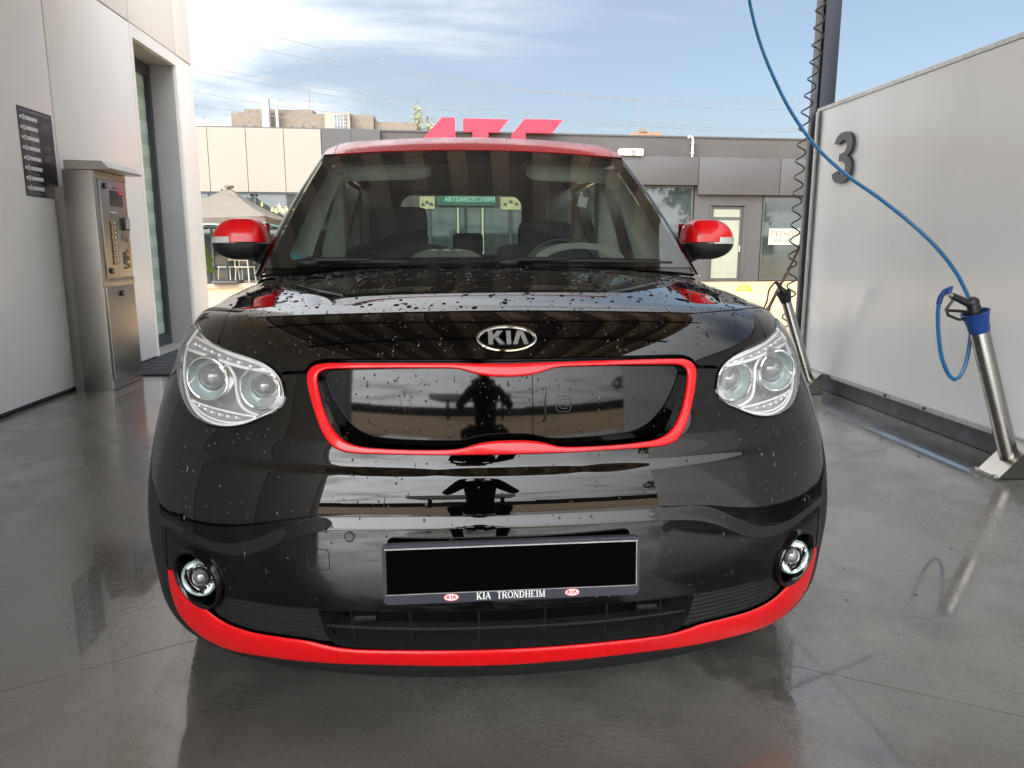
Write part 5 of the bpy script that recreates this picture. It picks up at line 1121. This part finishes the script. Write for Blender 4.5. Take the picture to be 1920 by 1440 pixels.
# ================================================================ FAR BACKGROUND
bb=thing('brick_block',(-8,50,0),'pale brick apartment block rising behind the shop roof at left','building')
def bg(a,b,m,nm,par=None): t=MB(); t.bb(a,b); return t.build(nm,m,par or bb)
bg((-12.6,45,0),(-4.42,56,8.80),brick,'brick_wall'); bg((-12.0,45.5,8.803),(-8.0,55,9.10),brick,'upper_storey'); bg((-4.40,45.3,0),(-1.9,56,8.45),brick,'side_wing')
st_=bg((-7.2,44.6,0),(-5.75,44.98,8.86),facade_w,'stair_tower'); bg((-6.65,44.55,5),(-5.95,44.595,8.75),shopglass,'stair_glazing',st_)
for k in range(4): bg((-6.65+.175*k-.012,44.53,5),(-6.65+.175*k+.012,44.548,8.75),alu,'glazing_bar',st_)
for k in range(5): bg((-6.65,44.53,7.9+.2*k),(-5.95,44.548,7.92+.2*k),alu,'glazing_bar',st_)
bg((-10.7,44.4,0),(-10.33,44.95,9.54),concrete_l,'chimney'); t=MB(); t.cyl((-9.92,44.7,0),(-9.92,44.7,9.52),.09,12); t.build('flue_pipe',concrete_l,bb)
for x in (-11.9,-11.3,-9.2,-8.5,-7.9,-5.2): bg((x-.09,44.985,8.02),(x+.09,44.998,8.10),frame_d,'vent_hole')
def antenna(x,y,z,h,label,par=None):
    a=thing('roof_antenna',(x,y,z),label,'antenna'); t=MB(); t.cyl((x,y,z),(x,y,z+h),.025,8); t.build('mast',wirem,a)
    for k,(f,w) in enumerate(((.98,.45),(.62,.5),(.30,.75))):
        t=MB(); t.tube([(x-w*(1.1 if k!=1 else .5),y,z+h*f+.03),(x+w*(.15 if k==0 else .6),y,z+h*f-.03)],.018,5); t.build('element',wirem,a)
    return a
an=antenna(-8.6,48,8.8,2.0,'tall antenna mast on the pale brick block at left'); t=MB(); t.sphere((-8.55,47.8,9.0),(.22,.1,.26),12,8); t.build('dish',facade_w,an)
antenna(15.25,60,10.2,2.6,'thin antenna mast on the distant orange brick block at right'); antenna(-1.6,52,8.45,1.9,'slim antenna beside the willow tree behind the shop roof')
b2=thing('orange_brick_block',(16,64,0),'orange brick rooftop peeping over the shop roof at right','building')
t=MB(); t.bb((14.9,60,0),(17.3,66,10.25)); t.build('wall',mat('orange_brick',(.2,.11,.065),.85,noise=(4,.25)),b2); t=MB(); t.bb((15.4,59.9,10.253),(16.0,60.6,10.5)); t.build('roof_box',brick,b2)
b3=thing('low_roof',(-14,42,0),'small pitched roof behind the cream panels at far left','building')
t=MB(); t.add([(-15.6,43,7.6),(-12.8,43,7.6),(-13.6,43,8.05),(-14.6,43,7.9),(-15.6,48,7.6),(-12.8,48,7.6),(-13.6,48,8.05),(-14.6,48,7.9)],[(0,1,2,3),(7,6,5,4),(1,5,6,2),(2,6,7,3),(3,7,4,0),(0,4,5,1)]); t.build('roof',concrete_l,b3); t=MB(); t.bb((-15.4,43.2,0),(-13.0,47.8,7.6)); t.build('wall',brick,b3)
def tree(name,x,y,h,r,n,label,leaf,sz,z0=0,droop=0,bare=0):
    tr=thing(name,(x,y,z0),label,'tree'); t=MB(); t.tube([(x,y,z0),(x+.1,y,z0+h*.45),(x,y+.1,z0+h*.9)],[h*.03,h*.02,h*.006],8); t.build('trunk',bark,tr)
    cc=[]; lob=[(random.gauss(0,.45)*r,random.gauss(0,.45)*r,random.uniform(.35,.95)*h,r*random.uniform(.25,.5)) for _ in range(16)]
    br=MB()
    for (a,b,c,q) in lob: br.tube([(x,y,z0+c*.55),(x+a*.6,y+b*.6,z0+c*.85),(x+a,y+b,z0+c)],[h*.012,h*.007,h*.003],5)
    br.build('branch',bark,tr)
    for _ in range(n):
        a,b,c,q=random.choice(lob); d=Vector((random.gauss(0,1),random.gauss(0,1),random.gauss(0,1))).normalized()*q*random.random()**.5
        cc.append((x+a+d.x,y+b+d.y,z0+c+d.z*(1.6 if droop else .8)-droop*random.random()))
    leaves('crown',cc,sz,leaf,tr); return tr
tree('willow_tree',-1.3,47,10.1,1.0,4200,'pale green willow tree between the brick block and the red sign',mat('willow_leaf',(.19,.20,.09),.7,noise=(2,.3)),.10,droop=1.0)
tree('bare_tree',-14.8,44,9.7,.9,170,'thin bare tree behind the cream panels at far left',leafd,.09); 
# trees behind the photographer, mirrored in the shop windows
for i,(x,y,h,r) in enumerate(((13,-12,8,3),(18,-14,9,3.4),(24,-11,8,3),(30,-16,10,3.6),(37,-12,8.5,3))): tree('leafy_tree',x,y,h,r,1500,['leafy tree behind the bay, nearest on the right','leafy tree behind the bay, second on the right','broad leafy tree behind the bay beside the dumpster','tall leafy tree far right behind the bay','leafy tree farthest right behind the bay'][i],leafd,.26)
hw_=thing('yard_wall',(0,-62,0),'long dark wall along the far side of the yard behind the photographer','wall')
for i in range(12): t=MB(); t.bb((-60+i*10,-62.4,-.05),(-50.05+i*10,-62,random.uniform(2.6,3.3))); t.build('wall_section',hedge_m,hw_)
fc=thing('station_canopy',(-3,-30,0),'flat pale canopy on dark columns across the yard behind the photographer','canopy')
t=MB(); t.bb((-8.5,-34,2.9),(2.5,-27,3.7)); t.build('fascia',fascia,fc)
for x in (-6.5,-2,1.5): t=MB(); t.bb((x-.2,-30.3,-.05),(x+.2,-29.7,2.9)); t.build('column',hedge_m,fc)
lp=thing('street_lamp',(-14,-34,0),'tall curved street lamp across the yard behind the photographer','street lamp')
t=MB(); t.tube([(-14,-34,-.05),(-14,-34,3.8),(-14.1,-34,4.3),(-14.6,-34,4.6),(-15.3,-34,4.7)],[.09,.07,.06,.05,.05],8); t.build('pole',concrete_l,lp); t=MB(); t.box((-15.5,-34,4.7),(.5,.2,.1),bev=.03); t.build('lamp_head',concrete_l,lp)
dm=thing('dumpster',(25,-7.5,0),'blue wheeled dumpster on the yard behind the bay, mirrored in the shop window','dumpster')
t=MB(); t.add([(25+a*(.68 if z>.5 else .56),-7.5+b*(.52 if z>.5 else .44),z) for z in (.18,1.2) for a,b in ((-1,-1),(1,-1),(1,1),(-1,1))],[(3,2,1,0),(4,5,6,7),(0,1,5,4),(1,2,6,5),(2,3,7,6),(3,0,4,7)]); t.build('bin',mat('blue_bin',(.03,.12,.28),.5,noise=(4,.1)),dm)
t=MB(); t.box((25,-7.5,1.25),(1.45,1.12,.08),bev=.02); t.build('lid',mat('blue_bin_lid',(.05,.17,.36),.5,noise=(4,.1)),dm)
for a in(-1,1):
    for b in(-1,1): t=MB(); t.cyl((25+a*.4-.03,-7.5+b*.3,.08),(25+a*.4+.03,-7.5+b*.3,.08),.09,12); t.build('wheel',rubber,dm)
# overhead wires
def wire(a,b,sag,label):
    A,B=Vector(a),Vector(b); t=MB(); t.tube([A.lerp(B,k/40)-Vector((0,0,sag*4*(k/40)*(1-k/40))) for k in range(41)],.016,4,cap=False); tag(t.build('overhead_wire',wirem),label,'wire','overhead wires')
def wirec(P,label):
    t=MB(); t.tube([tuple(q) for q in cr(P,60,False)],.017,4,cap=False); tag(t.build('overhead_wire',wirem),label,'wire','overhead wires')
wirec([(-30,34,15.3),(-11.18,34,10.35),(-3.34,34,8.86),(3.85,34,8.07),(16.74,34,7.86),(34,34,9.5)],'highest overhead wire crossing the sky above the shop roof')
wirec([(-30,34,15.2),(-4.72,34,9.55),(.46,34,8.52),(8.81,34,7.74),(16.76,34,7.55),(34,34,9.2)],'second highest overhead wire, joining the first at left')
wirec([(-30,34,13),(-11.17,34,8.98),(-1.0,34,7.58),(9.86,34,6.76),(16.83,34,6.66),(34,34,8)],'upper wire of the close pair low over the roofs')
wirec([(-30,34.1,12.7),(-11.14,34.1,8.74),(-1.24,34.1,7.35),(9.86,34.1,6.62),(16.84,34.1,6.54),(34,34.1,7.9)],'lower wire of the close pair low over the roofs')
wirec([(-30,34,11),(-11.14,34,7.81),(-4.82,34,7.02),(6,34,6.3)],'wire crossing the chimneys of the brick block')
wirec([(-30,34.2,9.5),(-11.18,34.2,7.29),(-9.59,34.2,7.07),(-6,34.2,6.7)],'lowest wire ending at the corner of the brick block')
# ================================================================ the photographer, mirrored in the black grille panel
pe=thing('person',(-.12,-2.1,0),'person in a dark jacket squatting before the car and holding up a phone','person')
jacket=mat('dark_jacket',(.012,.012,.014),.8,noise=(20,.3)); skin=mat('skin',(.42,.25,.18),.5,noise=(15,.05)); hairm=mat('dark_hair',(.02,.014,.01),.6,noise=(60,.4)); jeans=mat('dark_jeans',(.02,.024,.035),.85,noise=(40,.3))
def skinned(name,V,E,rad,m,parent,root=0):
    me=bpy.data.meshes.new(name); me.from_pydata(V,E,[]); o=link(name,me,m,parent); mod=o.modifiers.new('skin','SKIN'); mod.use_smooth_shade=True
    for i,r in enumerate(rad): me.skin_vertices[0].data[i].radius=(r,r); me.skin_vertices[0].data[i].use_root=(i==root)
    s=o.modifiers.new('sub','SUBSURF'); s.levels=1; s.render_levels=2; return o
X=-.12
V=[(X,-2.16,.52),(X,-2.12,.72),(X,-2.04,.93),(X,-1.99,1.06),(X,-1.955,1.145)]; E=[(0,1),(1,2),(2,3),(3,4)]; rad=[.16,.145,.165,.12,.055]
for s in (1,-1):
    n=len(V); V+=[(X+s*.17,-2.0,1.045),(X+s*.27,-1.90,.90),(X+s*.30,-1.83,.84),(X+s*.17,-1.64,1.0),(X+s*.115,-1.56,1.055)]; E+=[(3,n),(n,n+1),(n+1,n+2),(n+2,n+3),(n+3,n+4)]; rad+=[.075,.058,.052,.043,.034]
body=skinned('jacket',V,E,rad,jacket,pe)
V=[(X,-2.17,.50)]; E=[]; rad=[.16]
for s in (1,-1):
    n=len(V); V+=[(X+s*.10,-2.13,.47),(X+s*.19,-1.88,.53),(X+s*.215,-1.76,.535),(X+s*.195,-1.90,.30),(X+s*.18,-1.99,.11)]; E+=[(0,n),(n,n+1),(n+1,n+2),(n+2,n+3),(n+3,n+4)]; rad+=[.105,.085,.072,.058,.045]
skinned('trousers',V,E,rad,jeans,pe)
for s in (1,-1): t=MB(); t.sphere((X+s*.185,-1.93,.052),(.048,.135,.052),14,8); t.build('shoe',rubber,pe)
t=MB(); c=Vector((X,-1.90,1.275)); t.sphere(c,(.073,.092,.112),20,14); t.sphere(c+Vector((0,.045,-.055)),(.052,.05,.055),14,9); t.sphere(c+Vector((0,.098,-.012)),(.014,.022,.026),8,6)
for s in (1,-1): t.sphere(c+Vector((s*.075,-.005,-.005)),(.010,.022,.032),8,6)
t.cyl((X,-1.945,1.12),(X,-1.915,1.22),.052,14); hd=t.build('head',skin,pe)
for s in (1,-1): t=MB(); t.sphere(c+Vector((s*.03,.084,.012)),(.012,.008,.008),8,6); t.build('eye',white,hd)
t=MB(); t.tube([c+Vector((-.024,.090,-.058)),c+Vector((0,.097,-.060)),c+Vector((.024,.090,-.058))],.005,6); t.build('mouth',mat('lips',(.35,.12,.10),.5,noise=(20,.1)),hd)
t=MB(); t.sphere(c+Vector((0,-.015,.025)),(.080,.092,.105),18,12); t.build('hair',hairm,pe)
for s in (1,-1):
    t=MB(); p=Vector((X+s*.105,-1.535,1.072)); t.sphere(p,(.020,.040,.036),12,8)
    for k,(dz,ln) in enumerate(((.028,.070),(.010,.078),(-.008,.072),(-.026,.058))):
        a=p+Vector((-s*.002,.022,dz)); t.tube([a,a+Vector((s*.006,ln*.42,.004)),a+Vector((-s*.016,ln*.60,.006)),a+Vector((-s*.028,ln*.50,.006))],[.0095,.009,.0085,.007],7)
    t.tube([p+Vector((-s*.004,-.008,.02)),p+Vector((-s*.022,.010,.026)),p+Vector((-s*.040,.026,.022))],[.011,.010,.008],7); t.build('hand',skin,pe)
ph=MB(); ph.box((X,-1.484,1.092),(.158,.009,.076),bev=.004); tag(ph.build('phone',blackp),'black phone held level in both hands of the squatting person','phone')
